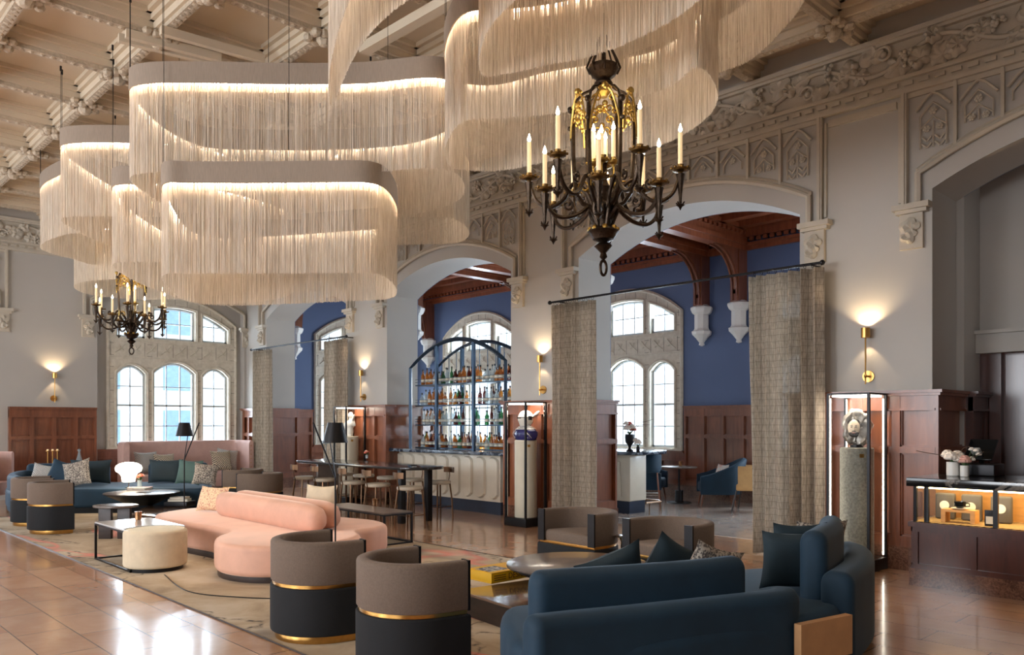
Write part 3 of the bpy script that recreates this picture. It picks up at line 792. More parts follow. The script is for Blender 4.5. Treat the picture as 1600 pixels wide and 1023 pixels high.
# ================================================================ string chandeliers
def PD(pts): return [(W(px, d).x, W(px, d).y) for px, d in pts]
LOOPS = [
 ('long', 4.95, .88, [(203,8.15),(235,7.98),(330,7.97),(450,8.0),(570,7.98),(680,7.85),(722,8.2),(715,9.0),(640,9.6),(520,9.8),(400,9.8),(320,9.7),(262,9.2),(222,8.6)], 'longest pale string chandelier loop, upper middle'),
 ('low', 3.93, .88, [(256,7.9),(300,7.86),(400,7.86),(500,7.84),(575,7.85),(606,8.15),(620,8.9),(606,9.45),(540,9.65),(430,9.9),(345,10),(292,9.6),(262,8.6)], 'lowest string chandelier loop with rounded right end'),
 ('left', 4.30, .88, [(176,9.3),(215,9.15),(280,9.2),(360,9.5),(450,10.4),(450,11.6),(380,12.3),(310,12.3),(250,11.2),(204,10.2)], 'string chandelier loop tucked behind the left of the lowest loop'),
 ('l3', 4.95, .88, [(95,9.85),(120,9.68),(200,9.68),(300,9.8),(380,10.5),(360,11.8),(260,12.2),(180,11.4),(120,10.4)], 'string chandelier loop high on the left behind the longest loop'),
 ('l4', 5.2, .88, [(63,12.5),(78,12.0),(120,11.6),(200,11.9),(260,12.9),(230,14.0),(160,14.1),(112,13.4),(75,12.9)], 'leftmost string chandelier loop'),
 ('l5', 4.95, .88, [(118,14.4),(150,14.0),(230,13.9),(320,14.2),(360,15.2),(310,16.0),(220,16.2),(150,15.7),(122,15.1)], 'farthest string chandelier loop near the end wall'),
 ('l7', 4.95, .88, [(560,9.9),(620,9.75),(690,9.7),(722,10.0),(733,10.6),(712,11.1),(640,11.2),(560,11.3),(500,11.0),(510,10.3)], 'string chandelier loop in the middle over the centre arch'),
 ('l8', 4.95, .88, [(519,6.28),(514,6.0),(518,5.5),(545,4.75),(620,4.1),(720,3.75),(770,4.0),(715,4.45),(634,4.74),(579,5.12),(548,5.55)], 'string chandelier loop nearest the camera, cut off by the top edge'),
 ('l9', 4.95, .88, [(696,7.45),(712,7.85),(780,7.92),(861,7.63),(960,7.4),(1040,7.14),(1095,6.65),(1121,6.2),(1112,5.8),(1087,5.62),(1054,5.88),(1005,6.1),(885,6.42),(790,6.55),(730,6.6),(703,6.95)], 'big curved string chandelier loop around the near lantern'),
 ('l10', 5.48, .88, [(1000,7.3),(1070,7.15),(1123,6.92),(1172,6.68),(1220,6.2),(1256,5.75),(1268,5.3),(1240,5.15),(1190,5.6),(1123,6.02),(1040,6.35),(960,6.7),(950,7.1)], 'rightmost string chandelier loop close to the ceiling'),
 ('l11', 4.95, .88, [(756,5.75),(800,5.70),(860,5.57),(921,5.45),(1000,5.18),(1080,4.8),(1150,4.3),(1120,3.95),(980,4.1),(850,4.5),(775,4.95),(750,5.4)], 'string chandelier loop above the near lantern, mostly out of the frame'),
]
def fringe_loop(nm, zl, ln, pts, lab):
    P2 = PD(pts); cx = sum(p[0] for p in P2)/len(P2); cy = sum(p[1] for p in P2)/len(P2)
    Q = catmull([(p[0]-cx, p[1]-cy) for p in P2], 8)
    A = sum(Q[i-1][0]*Q[i][1]-Q[i][0]*Q[i-1][1] for i in range(len(Q)))
    if A < 0: Q.reverse()
    t = thing('string_chandelier', lab, 'chandelier', (cx, cy, zl), group='string chandelier loops')
    b = MB(); b.sweep(Q, [(0, .0), (.012, .0), (.012, .21), (0, .21)]+[(0, .0)], True); b.build('fabric_band', BANDF, t, label='taupe top band')
    l = MB(); l.sweep(Q, [(-.052, 0), (-.018, 0), (-.018, .012), (-.052, .012), (-.052, 0)], True); l.build('led_strip', LED, t)
    r = MB(); r.sweep(Q, [(-.064, -.06), (-.058, -.06), (-.058, .013), (0, .013), (0, .03), (-.064, .03), (-.064, -.06)], True); r.build('rim', BANDF, t)
    s = MB(); random.seed(len(nm)+int(zl*10)); k = 0.0; L = len(Q); SP = .0078
    seg = [(math.hypot(Q[(i+1) % L][0]-Q[i][0], Q[(i+1) % L][1]-Q[i][1])) for i in range(L)]
    V = []; F = []
    for i in range(L):
        a, c = Q[i], Q[(i+1) % L]
        while k < seg[i]:
            f = k/seg[i]; x = a[0]+(c[0]-a[0])*f; y = a[1]+(c[1]-a[1])*f; q = len(V)
            rr = random.uniform(.0028, .0042); an = random.uniform(0, 2); lo = -ln+random.uniform(-.006, .006)
            tx = random.uniform(-.003, .003)
            for z, o in ((.02, 0), (lo, tx)):
                for m_ in range(3): V.append((x+o+rr*math.cos(an+m_*2.094), y+o+rr*math.sin(an+m_*2.094), z))
            F += [(q, q+1, q+4, q+3), (q+1, q+2, q+5, q+4), (q+2, q, q+3, q+5)]
            k += SP*random.uniform(.72, 1.3)
        k -= seg[i]
    me = D.meshes.new('string_fringe'); me.from_pydata(V, [], F); me.materials.append(STRING)
    o = D.objects.new('string_fringe', me); COL.objects.link(o); o.parent = t; o['kind'] = 'stuff'
    for i in range(0, L, max(1, L//5)):
        c = MB(); c.tube([(Q[i][0], Q[i][1], .2), (Q[i][0], Q[i][1], ZC+.1-zl)], .003, 4); c.cyl(Q[i][0], Q[i][1], ZC+.04-zl, ZC+.1-zl, .012, n=8)
        c.build('cable', BLACKM, t)
for a in LOOPS: fringe_loop(*a)
# ceiling rails that carry the loops
for i, (p, q) in enumerate([((185, 8.8), (335, 9.38)), ((196, 8.7), (345, 9.3)), ((251, 8.63), (412, 9.32))]):
    a, b = W(*p), W(*q); m = MB(); d = (b-a); ang = math.atan2(d.y, d.x)
    t = tag(MB().box(0, d.length, -.035, .035, 0, .09).build('ceiling_rail', CEILP), ['long white rail under the coffers at the left of the loops', 'white rail beside the longest loop cables', 'white rail nearest the camera above the longest loop'][i], 'rail', 'chandelier rails')
    t.location = (a.x, a.y, ZC-.10); t.rotation_euler = (0, 0, ang)
a, b = W(568, 9.05), W(716, 7.9)
t = tag(MB().box(0, (b-a).length, -.06, .06, 0, .1).build('ceiling_rail', CEILP), 'wide white beam slanting up between two string loops at top middle', 'rail', 'chandelier rails'); t.location = (a.x, a.y, ZC-.12); t.rotation_euler = (0, 0, math.atan2((b-a).y, (b-a).x))
# ================================================================ iron and gilt lanterns
def lantern(loc, label):
    t = thing('lantern_chandelier', label, 'chandelier', loc, 0, 'candle lantern chandeliers')
    m = MB()      # central stem, hub, ring, finial  (z relative to bottom ring)
    m.lathe([(.01, .12), (.03, .14), (.02, .17), (.07, .22), (.03, .25), (.08, .27), (.10, .31), (.12, .33), (.10, .35), (.06, .36), (.055, .50), (.075, .52), (.04, .55), (.03, .62), (.05, .66), (.03, .70), (.022, .9)], n=14)
    m.tube([(.035*math.cos(a*PI/8), 0, .06+.055*math.sin(a*PI/8)) for a in range(16)], .011, 6, True)
    for k in range(6):
        a = k*PI/3; m.tube([(.06*math.cos(a), .06*math.sin(a), .36), (.11*math.cos(a), .11*math.sin(a), .48), (.09*math.cos(a), .09*math.sin(a), .60)], .012, 5)
    m.build('stem', BRONZE, t)
    m = MB()
    for k in range(6):
        a = k*PI/3+.22; c, s = math.cos(a), math.sin(a)
        m.tube([(r*c, r*s, z) for r, z in ((.05, 1.42), (.09, 1.385), (.15, 1.36), (.20, 1.31), (.225, 1.24), (.25, 1.22), (.25, 1.25))], .011, 5)
        m.tube([(r*c, r*s, z) for r, z in ((.225, 1.26), (.222, .9), (.205, .62), (.15, .54), (.06, .50))], .018, 5)
        m.sph((.245*c, .245*s, 1.24), .025, 7, 5); m.sph((.25*c, .25*s, 1.10), .018, 6, 4)
    m.lathe([(.05, 1.40), (.07, 1.43), (.05, 1.46), (.09, 1.49), (.115, 1.53), (.11, 1.56), (.06, 1.55)], n=14)
    for k in range(8):
        a = k*PI/4; c, s = math.cos(a), math.sin(a)
        m.tube([(r*c, r*s, z) for r, z in ((.10, 1.50), (.125, 1.55), (.10, 1.61), (.075, 1.66), (.05, 1.72), (.012, 1.80))], .008, 4)
    m.tube([(0, 0, 1.5), (0, 0, 1.95)], .014, 6)
    for k in range(int((ZC-loc[2]-1.95)/.07)):
        z = 1.95+k*.07; P = [(.018*math.cos(a*PI/4)*(k % 2), .018*math.cos(a*PI/4)*(1-k % 2), z+.045*math.sin(a*PI/4)+.035) for a in range(8)]
        m.tube(P, .005, 4, True)
    m.build('cage', BRONZE, t)
    g = MB(); random.seed(2)      # gilt scrolls between the bars and round the inner cups
    for k in range(6):
        a = k*PI/3+.22+PI/6
        for s_ in (-1, 1):
            for (u0, z0, rr, tn) in ((.055, 1.24, .036, 1), (.03, 1.16, .03, -1), (.07, 1.14, .026, 1), (.02, 1.31, .025, 1)):
                P = []
                for i in range(12):
                    q = i*.55; r_ = rr*(1-i*.07); u = s_*(u0+r_*math.cos(q*tn)); z = z0+r_*math.sin(q)
                    R = .215; P.append((R*math.cos(a)-u*math.sin(a), R*math.sin(a)+u*math.cos(a), z))
                g.tube(P, .0065, 4)
            g.tube([(.22*math.cos(a)-s_*u*math.sin(a), .22*math.sin(a)+s_*u*math.cos(a), z) for u, z in ((.105, 1.02), (.10, 1.10), (.075, 1.2), (.05, 1.28), (0, 1.34))], .008, 4)
        g.sph((.222*math.cos(a), .222*math.sin(a), 1.33), .026, 7, 5)
        g.sph((.22*math.cos(a), .22*math.sin(a), 1.2), .022, 6, 5)
        b = k*PI/3+.22
        g.tube([(.232*math.cos(b+.04), .232*math.sin(b+.04), 1.24), (.215*math.cos(b+.04), .215*math.sin(b+.04), .62)], .005, 4)
        for i in range(10):
            q = i*.6; P0 = .14
        g.tube([(P0*math.cos(b)+.05*(1-i*.07)*math.cos(i*.6)*math.cos(b), P0*math.sin(b)+.05*(1-i*.07)*math.cos(i*.6)*math.sin(b), .66+.05*(1-i*.07)*math.sin(i*.6)) for i in range(11)], .007, 4)
    for k in range(8): a = k*PI/4; g.sph((.1*math.cos(a), .1*math.sin(a), .345), .022, 6, 4)
    g.lathe([(.03, 1.38), (.06, 1.36), (.03, 1.33)], n=10)
    g.build('filigree', GOLD, t, label='gilt scrollwork')
    def candle(x, y, z, h):
        c = MB(); c.cyl(x, y, z, z+h, .0165, n=9); o = c.build('candle', WAX, t)
        f = MB(); f.lathe([(.004, z+h), (.014, z+h+.016), (.013, z+h+.03), (.006, z+h+.05), (.001, z+h+.066)], (x, y, 0), 8); f.build('flame_bulb', BULB, o)
    def cup(mb, x, y, z, s=1):
        mb.lathe([(.012*s, z-.035), (.02*s, z-.02), (.06*s, z-.01), (.068*s, z+.004), (.05*s, z+.006), (.022*s, z+.012), (.026*s, z+.035), (.016*s, z+.035)], (x, y, 0), 10)
        for k in range(8): a = k*PI/4; mb.sph((x+.064*s*math.cos(a), y+.064*s*math.sin(a), z+.006), .012*s, 5, 3)
    for k in range(12):
        a = k*PI/6+.1; c, s = math.cos(a), math.sin(a); up = k % 2 == 0
        R, zc, h = (.56, .76, .24) if up else (.47, .60, .22)
        if up: prof = ((.06, .46), (.12, .62), (.22, .70), (.30, .58), (.40, .53), (.50, .58), (.545, .68), (.56, .735))
        else: prof = ((.05, .42), (.12, .50), (.18, .46), (.26, .42), (.36, .41), (.44, .47), (.468, .575))
        m = MB(); m.tube([tuple(q) for q in catmull([(r*c, r*s, z) for r, z in prof], 5, False)], .0155, 6)
        P = [(R*.62+.045*(1-i*.06)*math.cos(i*.6+2), zc-.10+.045*(1-i*.06)*math.sin(i*.6+2)) for i in range(12)]
        m.tube([(q[0]*c, q[0]*s, q[1]) for q in P], .009, 5); m.sph((P[-1][0]*c, P[-1][0]*s, P[-1][1]), .018, 6, 4)
        m.lathe([(.001, zc-.30), (.014, zc-.275), (.034, zc-.262), (.010, zc-.25), (.012, zc-.2), (.02, zc-.12), (.028, zc-.06), (.034, zc-.035)], (R*c, R*s, 0), 8)
        for q in range(4): b = q*PI/2; m.tube([((R*c)+.01*math.cos(b), R*s+.01*math.sin(b), zc-.27), (R*c+.036*math.cos(b), R*s+.036*math.sin(b), zc-.24)], .006, 4)
        arm = m.build('arm', BRONZE, t); q = MB(); cup(q, R*c, R*s, zc); q.build('drip_pan', GOLDB, arm)
        candle(R*c, R*s, zc+.03, h)
    for k in range(4):
        a = k*PI/2+.5; x, y = .075*math.cos(a), .075*math.sin(a); q = MB(); cup(q, x, y, .84, .8); q.tube([(0, 0, .72), (x, y, .74), (x, y, .82)], .01, 5); q.build('inner_cup', GOLD, t)
        candle(x, y, .865, .17+.04*(k % 2))
    lamp('POINT', 'candle light', (loc[0], loc[1], loc[2]+1.05), 5, (1, .78, .5), shadow_soft_size=.25)
    return t
GOLDB = M('aged gilt bronze', S(120, 92, 50), .4, .9, var=.3, vs=40)
lantern((4.64, 3.87, 2.69), 'large iron and gilt lantern chandelier with lit candles in the foreground')
lantern((4.66, 13.96, 2.72), 'distant iron and gilt lantern chandelier before the end window')
# ================================================================ wall lamps
def sconce(x, y, ax, lab):
    loc = (x, y, 2.12)
    t = thing('wall_sconce', lab, 'wall lamp', loc, 0 if ax == 'x' else PI/2, 'brass wall sconces')   # +x local points out of wall = -X world
    m = MB(); m.T = lambda u, v, z: (-u, v, z)
    m.T = (lambda u, v, z: (-u, v, z))
    m.tube([(0, 0, 0), (.02, 0, 0)], .065, 20); m.tube([(.02, 0, 0), (.09, 0, 0)], .012, 8); m.sph((.09, 0, 0), .02, 8, 6); m.build('wall_plate', BRASS, t)
    m = MB(); m.T = (lambda u, v, z: (-u, v, z)); m.tube([(.09, .0, -.09), (.09, 0, .44)], .009, 8); m.build('stem', BRASS, t)
    m = MB(); m.T = (lambda u, v, z: (-u, v, z)); m.ring_stack([[(.09+r*math.cos(a*PI/10), r*math.sin(a*PI/10), z) for a in range(20)] for r, z in ((.01, .43), (.048, .43), (.048, .54), (.044, .54), (.044, .45), (.01, .45))], True, True)
    m.build('lamp_shade', BRASS, t)
    m = MB(); m.T = (lambda u, v, z: (-u, v, z)); m.sph((.09, 0, .475), .018, 8, 6); m.build('bulb', BULB, t)
    ox, oy = (-.09, 0) if ax == 'x' else (0, -.09)
    up = lamp('SPOT', 'sconce uplight', (x+ox, y+oy, 2.12+.50), 15, (1, .74, .44), spot_size=2.1, spot_blend=.25, shadow_soft_size=.02, rot=(PI, 0, 0))
    dn = lamp('SPOT', 'sconce downlight', (x+ox, y+oy, 2.12+.42), 5, (1, .74, .44), spot_size=1.5, spot_blend=.3, shadow_soft_size=.02)
for y, lab in ((3.80, 'brass wall sconce on the right pier above the portrait display case'), (8.90, 'brass wall sconce on the pier left of the patterned curtain'), (13.98, 'brass wall sconce on the far blue grey pier left of the bar')): sconce(XW, y, 'x', lab)
sconce(4.85, YB, 'y', 'brass wall sconce on the end wall left of the tall window')
# ================================================================ curtains
def curtain(y0, y1, z1, lab, seed, x=8.94):
    random.seed(seed); n = 120; wv = 6.5 if y1-y0 < .95 else 7; V = []
    ym = (y0+y1)/2; t = thing('curtain', lab, 'curtain', (x, ym, 0), 0, 'linen curtains')
    rings = []
    ph = [random.uniform(-.5, .5) for _ in range(4)]
    for z in [0.02+(z1-.05)*k/14 for k in range(15)]:
        f = z/z1; row = []
        for i in range(n+1):
            u = i/n; a = u*2*PI*wv+ph[0]+.8*math.sin(u*5+ph[1]+f*1.5)
            am = .07*(1-.2*f)*(1+.35*math.sin(u*9+seed))
            row.append((am*math.copysign(abs(math.sin(a))**.7, math.sin(a)), (y0-ym)*(1+.04*(1-f))+(y1-y0)*(1+.04*(1-f))*u+.012*math.sin(2*a), z))
        rings.append(row)
    vs = [p for r in rings for p in r]; fs = [(k*(n+1)+i, k*(n+1)+i+1, (k+1)*(n+1)+i+1, (k+1)*(n+1)+i) for k in range(14) for i in range(n)]
    m = MB(); m.add(vs, fs); o = m.build('fabric', CURT, t, ang=80)
    md = o.modifiers.new('t', 'SOLIDIFY'); md.thickness = .004
    m = MB()
    for i in range(10):
        y = (y0-ym)+(y1-y0)*(i+.5)/10; m.tube([(.026*math.cos(a*PI/5), y, z1+.0+.026*math.sin(a*PI/5)) for a in range(10)], .004, 4, True)
    m.build('ring_tape', BLACKM, t)
def rod(y0, y1, z, lab, x=8.94):
    t = thing('curtain_rod', lab, 'curtain rod', (x, (y0+y1)/2, z), 0, 'dark curtain rods'); ym = (y0+y1)/2
    MB().tube([(0, y0-ym, 0), (0, y1-ym, 0)], .016, 10).build('pole', BLACKM, t)
    for y in (y0-ym, y1-ym):
        m = MB(); m.sph((0, y, 0), .032, 9, 7); m.build('finial', BLACKM, t)
    for y in (y0-ym+.15, y1-ym-.15):
        m = MB(); m.tube([(0, y, 0), (XW-x, y, 0)], .011, 6); m.build('bracket', BLACKM, t)
rod(4.22, 8.52, 3.43, 'dark rod across the big right arch'); rod(14.25, 18.5, 3.36, 'dark rod across the far left arch')
curtain(7.62, 8.50, 3.41, 'grey brown grid curtain drawn to the left side of the right arch', 3)
curtain(4.20, 5.12, 3.41, 'grey brown grid curtain on the right side of the right arch, sunlit', 5)
curtain(17.55, 18.4, 3.34, 'far grid curtain hanging at the left side of the far arch', 8)
curtain(14.25, 15.1, 3.34, 'far grid curtain hanging at the right side of the far arch', 11)
# ================================================================ display cases with busts
def ellip_body(name, parts, mat, parent, vox=.012, smooth=4):
    m = MB()
    for c, sq, rot in parts:
        mm = Matrix.Translation(Vector(c)) @ Euler(rot).to_matrix().to_4x4()
        m.T = lambda x, y, z, mm=mm: mm @ Vector((x, y, z)); m.sph((0, 0, 0), 1, 16, 10, sq)
    m.T = None; o = m.build(name, mat, parent)
    r = o.modifiers.new('r', 'REMESH'); r.mode = 'VOXEL'; r.voxel_size = vox; r.use_smooth_shade = True
    s = o.modifiers.new('s', 'SMOOTH'); s.iterations = smooth; s.factor = .6
    return o
def case(y, ped, lab, glow):
    x0, s, H = 8.64, .44, 1.92; cx, cy = x0+s/2, y+s/2
    t = thing('display_case', lab, 'display case', (cx, cy, 0), 0, 'glass display cases'); h = s/2
    MB().rbox(-h-.02, h+.02, -h-.02, h+.02, 0, .13, .01).build('plinth', BLACKM, t)
    m = MB(); m.box(-h-.01, h+.01, -h-.01, h+.01, H-.02, H); m.build('top_frame', BLACKM, t)
    m = MB(); m.box(-h+.03, h-.03, -h+.03, h-.03, H-.04, H-.022); m.build('top_light', LEDW, t)
    for i, (a, b) in enumerate(((-h, -h), (-h, h), (h, -h), (h, h))):
        m = MB(); m.box(a-.014, a+.014, b-.014, b+.014, .13, H-.02); o = m.build('post', BLACKM, t)
        if (a, b) != (-h, -h):
            q = MB(); e = -1 if a > 0 else 1; g = -1 if b > 0 else 1
            q.box(a+e*.012, a+e*.022, b+g*.012, b+g*.022, .15, H-.06); q.build('light_strip', LEDW if glow else CHROME, o)
    m = MB()
    m.box(-h-.002, -h+.002, -h+.01, h-.01, .13, H-.02); m.box(-h+.01, h-.01, -h-.002, -h+.002, .13, H-.02)
    m.build('glass', GLASSC, t)
    return cx, cy
CS = [(3.57, 'right display case with lit strips holding the silver portrait', True), (8.74, 'middle display case between bar and curtain holding a masked bust', False), (13.78, 'far display case left of the bar holding a white figure', False)]
for i, (y, lab, gl) in enumerate(CS):
    cx, cy = case(y, None, lab, gl)
    pt = thing('pedestal', ['grey etched cylinder pedestal inside the right display case', 'cream cylinder pedestal inside the middle display case', 'cream cylinder pedestal inside the far display case'][i], 'pedestal', (cx, cy, .132), group='round pedestals')
    m = MB(); m.lathe([(.175, 0), (.175, 1.185), (.165, 1.195)], n=40); m.build('drum', [PEDG, PEDW, PEDW][i], pt)
    m = MB(); a = math.atan2(-cy+0, -cx)+.35
    m.T = lambda u, v, z, a=a: (.176*math.cos(a+u), .176*math.sin(a+u), z) if v == 0 else (.180*math.cos(a+u), .180*math.sin(a+u), z)
    m.box(-.2, .05, 0, 1, 1.09, 1.13); m.build('name_plate', BRASS, pt)
# silver crumpled portrait
t = thing('portrait_sculpture', 'crumpled silver head shaped sculpture printed with a bearded face', 'sculpture', (8.86, 3.79, 1.329), math.atan2(-3.79, -8.92)-PI/2+PI)
m = MB(); random.seed(4); R = []
n = 40
def sil(a): return (.155+.012*math.sin(5*a+1)+.008*math.sin(11*a), .21+.014*math.sin(4*a)+.01*math.sin(9*a+2))
for d, sc in ((-.05, .55), (-.035, .9), (0, 1), (.03, .93), (.045, .8), (.03, .6), (.045, .35), (.03, .1)):
    R.append([(sil(2*PI*i/n)[0]*sc*math.cos(2*PI*i/n)+random.uniform(-.004, .004), -d+random.uniform(-.008, .008), .215+sil(2*PI*i/n)[1]*sc*math.sin(2*PI*i/n)+random.uniform(-.004, .004)) for i in range(n)])
m.ring_stack(R); m.build('shell', SILVER, t, ang=50)
SKINP = M('printed pale face', S(214, 196, 172), .6, var=.06); HAIRP = M('printed dark hair', S(38, 32, 30), .7, var=.2)
m = MB(); m.sph((-.03, -.045, .215), .1, 16, 12, (.62, .28, .92)); m.mat(1); m.sph((-.03, -.048, .152), .052, 14, 10, (.98, .42, .8)); m.sph((-.03, -.036, .272), .066, 14, 10, (1, .36, .62)); m.sph((-.03, -.072, .178), .016, 10, 6, (1.5, .5, .35))
m.sph((-.053, -.071, .222), .009, 8, 5, (1.2, .4, .45)); m.sph((-.010, -.071, .222), .009, 8, 5, (1.2, .4, .45)); m.sph((-.055, -.070, .238), .012, 8, 5, (1.3, .4, .22)); m.sph((-.008, -.070, .238), .012, 8, 5, (1.3, .4, .22))
m.mat(0); m.sph((-.031, -.076, .2), .013, 8, 6, (.7, 1, 1.8)); m.mat(2); m.sph((-.031, -.078, .158), .013, 8, 5, (1.4, .4, .45)); m.build('printed_face', [SKINP, HAIRP, M('printed lips', S(150, 104, 90), .6, var=0)], t)
MB().cyl(0, 0, 0, .03, .07, n=16).build('foot', BLACKM, t)
# masked bust
t = thing('bust', 'white masked bust with goggles and navy shoulders in the middle case', 'sculpture', (8.86, 8.96, 1.329), math.atan2(-8.96, -8.92)+PI/2-.9)
ellip_body('head', [((0, .0, .335), (.105, .125, .13), (0, 0, 0)), ((0, -.03, .27), (.068, .08, .07), (.2, 0, 0)), ((0, .01, .2), (.055, .06, .09), (0, 0, 0)), ((0, -.118, .31), (.014, .022, .026), (0, 0, 0))], CERAM, t)
m = MB(); R = []
for z, rx, ry in ((0, .19, .11), (.03, .205, .115), (.08, .225, .125), (.125, .222, .12), (.165, .18, .105), (.19, .115, .085), (.215, .075, .075), (.24, .06, .065)):
    R.append([(rx*math.copysign(abs(math.cos(q))**.85, math.cos(q)), ry*math.sin(q), z) for q in [2*PI*i/28 for i in range(28)]])
m.ring_stack(R); m.build('shoulders', NAVYC, t, ang=70)
m = MB()
for s_ in (-1, 1):
    for k in range(4):
        m.tube([((.05+.03*k)*s_, -.075-.012*k, .20-.02*k), ((.09+.03*k)*s_, -.10, .14-.015*k), ((.12+.025*k)*s_, -.10+.012*k, .08-.01*k), ((.13+.02*k)*s_, -.10+.018*k, .03)], .004, 4)
m.build('garment_lines', CERAM, t)
m = MB(); m.tube([(.106*math.cos(a*PI/10), .127*math.sin(a*PI/10), .35) for a in range(20)], .006, 5, True)
m.tube([(.06*math.cos(a*PI/8)+.05, -.1, .34+.032*math.sin(a*PI/8)) for a in range(0, 0)] or [(-.035, -.122, .345), (.035, -.122, .345)], .012, 6)
m.build('goggles', BLACKM, t)
m = MB(); m.tube([(.098, .0, .31), (.098, .0, .37)], .03, 10); m.build('ear_piece', BLACKM, t)
m = MB(); m.tube([(.09, .05, .36), (.12, .12, .42), (.11, .16, .44)], [.014, .024, .016], 8); m.build('horn', CERAM, t)
m = MB()
for k in range(5): m.tube([((.066+.028*k)*math.cos(a*PI/12), (.07+.012*k)*math.sin(a*PI/12), .238-.017*k) for a in range(24)], .005, 4, True)
m.build('collar_lines', CERAM, t)
t.scale = (1.08, 1.08, 1.0)
# white figure
t = thing('figure_sculpture', 'white torso figure sculpture with raised arm in the far case', 'sculpture', (8.86, 14.0, 1.329), -1.2)
ellip_body('torso', [((0, 0, .1), (.09, .065, .12), (0, 0, 0)), ((0, 0, .22), (.105, .07, .1), (0, 0, 0)), ((.02, 0, .33), (.035, .035, .06), (0, .2, 0)), ((.03, -.01, .42), (.048, .055, .065), (0, .2, 0)), ((-.11, 0, .2), (.032, .034, .11), (0, .25, 0)), ((.11, -.02, .27), (.032, .034, .09), (0, -.5, 0)), ((.12, -.04, .37), (.024, .024, .08), (0, .35, 0)), ((0, 0, .02), (.075, .06, .05), (0, 0, 0))], CERAM, t)
# wall switch plate behind the middle case
tag(MB().rbox(-.012, 0, -.04, .04, -.06, .06, .004).build('wall_plate', WHITE), 'small cream plate on the panelling behind the masked bust', 'wall plate').location = (9.13, 9.13, 1.66)
# ================================================================ barrel armchairs
def U(r, s, n=20): return ([(s, -r)]+[(r*math.cos(a), r*math.sin(a)) for a in [-PI/2-PI*i/n for i in range(n+1)]]+[(s, r)])[::-1]
def barrel(label, px, d, rz):
    t = thing('barrel_armchair', label, 'armchair', W(px, d, .006), rz, 'two tone barrel armchairs')
    R, s = .385, .17
    m = MB(); th = .085; c = .022
    m.sweep(U(R, s), [(0, .435), (-c*.3, .425), (-th+c*.3, .425), (-th, .44), (-th, .73-c), (-th+c*.3, .73-c*.3), (-th+c, .73), (-c, .73), (-c*.3, .73-c*.3), (0, .73-c)])
    m.build('backrest', TAUPE, t, ang=50)
    for e in (-1, 1): MB().box(s, s+.018, e*R-(0 if e < 0 else th), e*R+(th if e < 0 else 0), .42, .733).build('arm_panel', BLACKM, t)
    seat = U(R-th-.003, s-.01)
    MB().pad(seat, .40, .53, .035).build('seat', TAUPE, t, ang=60)
    b = MB(); b.pad(U(R-.012, s), .398, .424, .002); b.build('brass_band', BRASS, t)
    MB().pad(U(R+.004, s+.02), .055, .397, .015).build('base', BLACKV, t, ang=50)
    MB().pad(U(R-.03, s), 0, .054, .002).build('brass_foot', BRASS, t)
    return t
CR = math.atan2(-sa, ca)       # world angle of the camera's right
def face(phi): return CR+math.radians(phi)
c1 = barrel('taupe barrel armchair with black base, second from front, before the pink sofa', 505, 6.15, face(33))
def chair2(label, px, d, phi): return dup(c1, W(px, d, .006), face(phi), label)
chair2('nearest taupe barrel armchair with black base seen from behind', 650, 5.27, 33)
chair2('taupe barrel armchair facing the camera left of the little chrome table', 904, 7.95, 221)
chair2('taupe barrel armchair facing the camera right of the little chrome table', 1046, 7.12, 221)
chair2('taupe barrel armchair at the left rug edge, nearer of the far left pair', 90, 11.85, 33)
chair2('taupe barrel armchair behind the other at the far left end of the blue sofa', 61, 12.75, 33)
chair2('taupe barrel armchair behind the pink sofa back, nearer of two', 406, 13.9, 160)
chair2('taupe barrel armchair behind the pink sofa back, beside the banquette', 378, 15.0, 170)
# ================================================================ cushions
def pillow(loc, w_, h, rz, tilt, mat, lab, group=None, dep=.07, roll=0, piping=None):
    n = 14; V = []; F = []
    for s_ in (1, -1):
        for i in range(n+1):
            for j in range(n+1):
                u, v = -1+2*i/n, -1+2*j/n
                e = max(0, (1-abs(u)**3))*max(0, (1-abs(v)**3)); pin = 1-.10*(1-abs(v)**2)*abs(u)**4; pin2 = 1-.13*(1-abs(u)**2)*abs(v)**4
                V.append((u*w_/2*pin, s_*dep*e**.6, h/2+v*h/2*pin2+.012*math.sin(3*u+v*2)*e))
    for k in range(2):
        o = k*(n+1)**2
        for i in range(n):
            for j in range(n): F.append((o+i*(n+1)+j, o+(i+1)*(n+1)+j, o+(i+1)*(n+1)+j+1, o+i*(n+1)+j+1))
    m = MB(); m.add(V, F); o = m.build('cushion', mat, ang=80)
    o.matrix_world = Matrix.Translation(Vector(loc)) @ Matrix.Rotation(rz, 4, 'Z') @ Matrix.Rotation(tilt, 4, 'X') @ Matrix.Rotation(roll, 4, 'Y')
    lw = o.matrix_world.copy(); o.location = lw.to_translation(); o.rotation_euler = lw.to_euler()
    return tag(o, lab, 'cushion', group)
# ================================================================ blue sofas
def slab_back(pts, th, z0, z1, b=.06):      # thick upholstered back along a path
    c = b
    return [(0, z0), (0, z1-c), (-c*.3, z1-c*.3), (-c, z1), (-th+c, z1), (-th+c*.3, z1-c*.3), (-th, z1-c), (-th, z0)]
def wl(o, pts): return [(W(px, d).x-o[0], W(px, d).y-o[1]) for px, d in pts]
O = W(1100, 5.0)
t = thing('sectional_sofa', 'big blue velvet curved sectional sofa in the foreground seen from behind', 'sofa', (O.x, O.y, 0))
back1 = catmull(wl(O, [(836, 4.12), (900, 4.22), (1000, 4.36), (1130, 4.58), (1236, 4.80), (1250, 4.98)]), 8, False)
m = MB(); softsweep(m, back1, rsec(.19, .06, .59, .07)); m.build('back_frame', TEAL, t, ang=55)
cush1 = catmull(wl(O, [(837, 4.36), (900, 4.44), (1000, 4.56), (1100, 4.72), (1172, 4.9)]), 8, False)
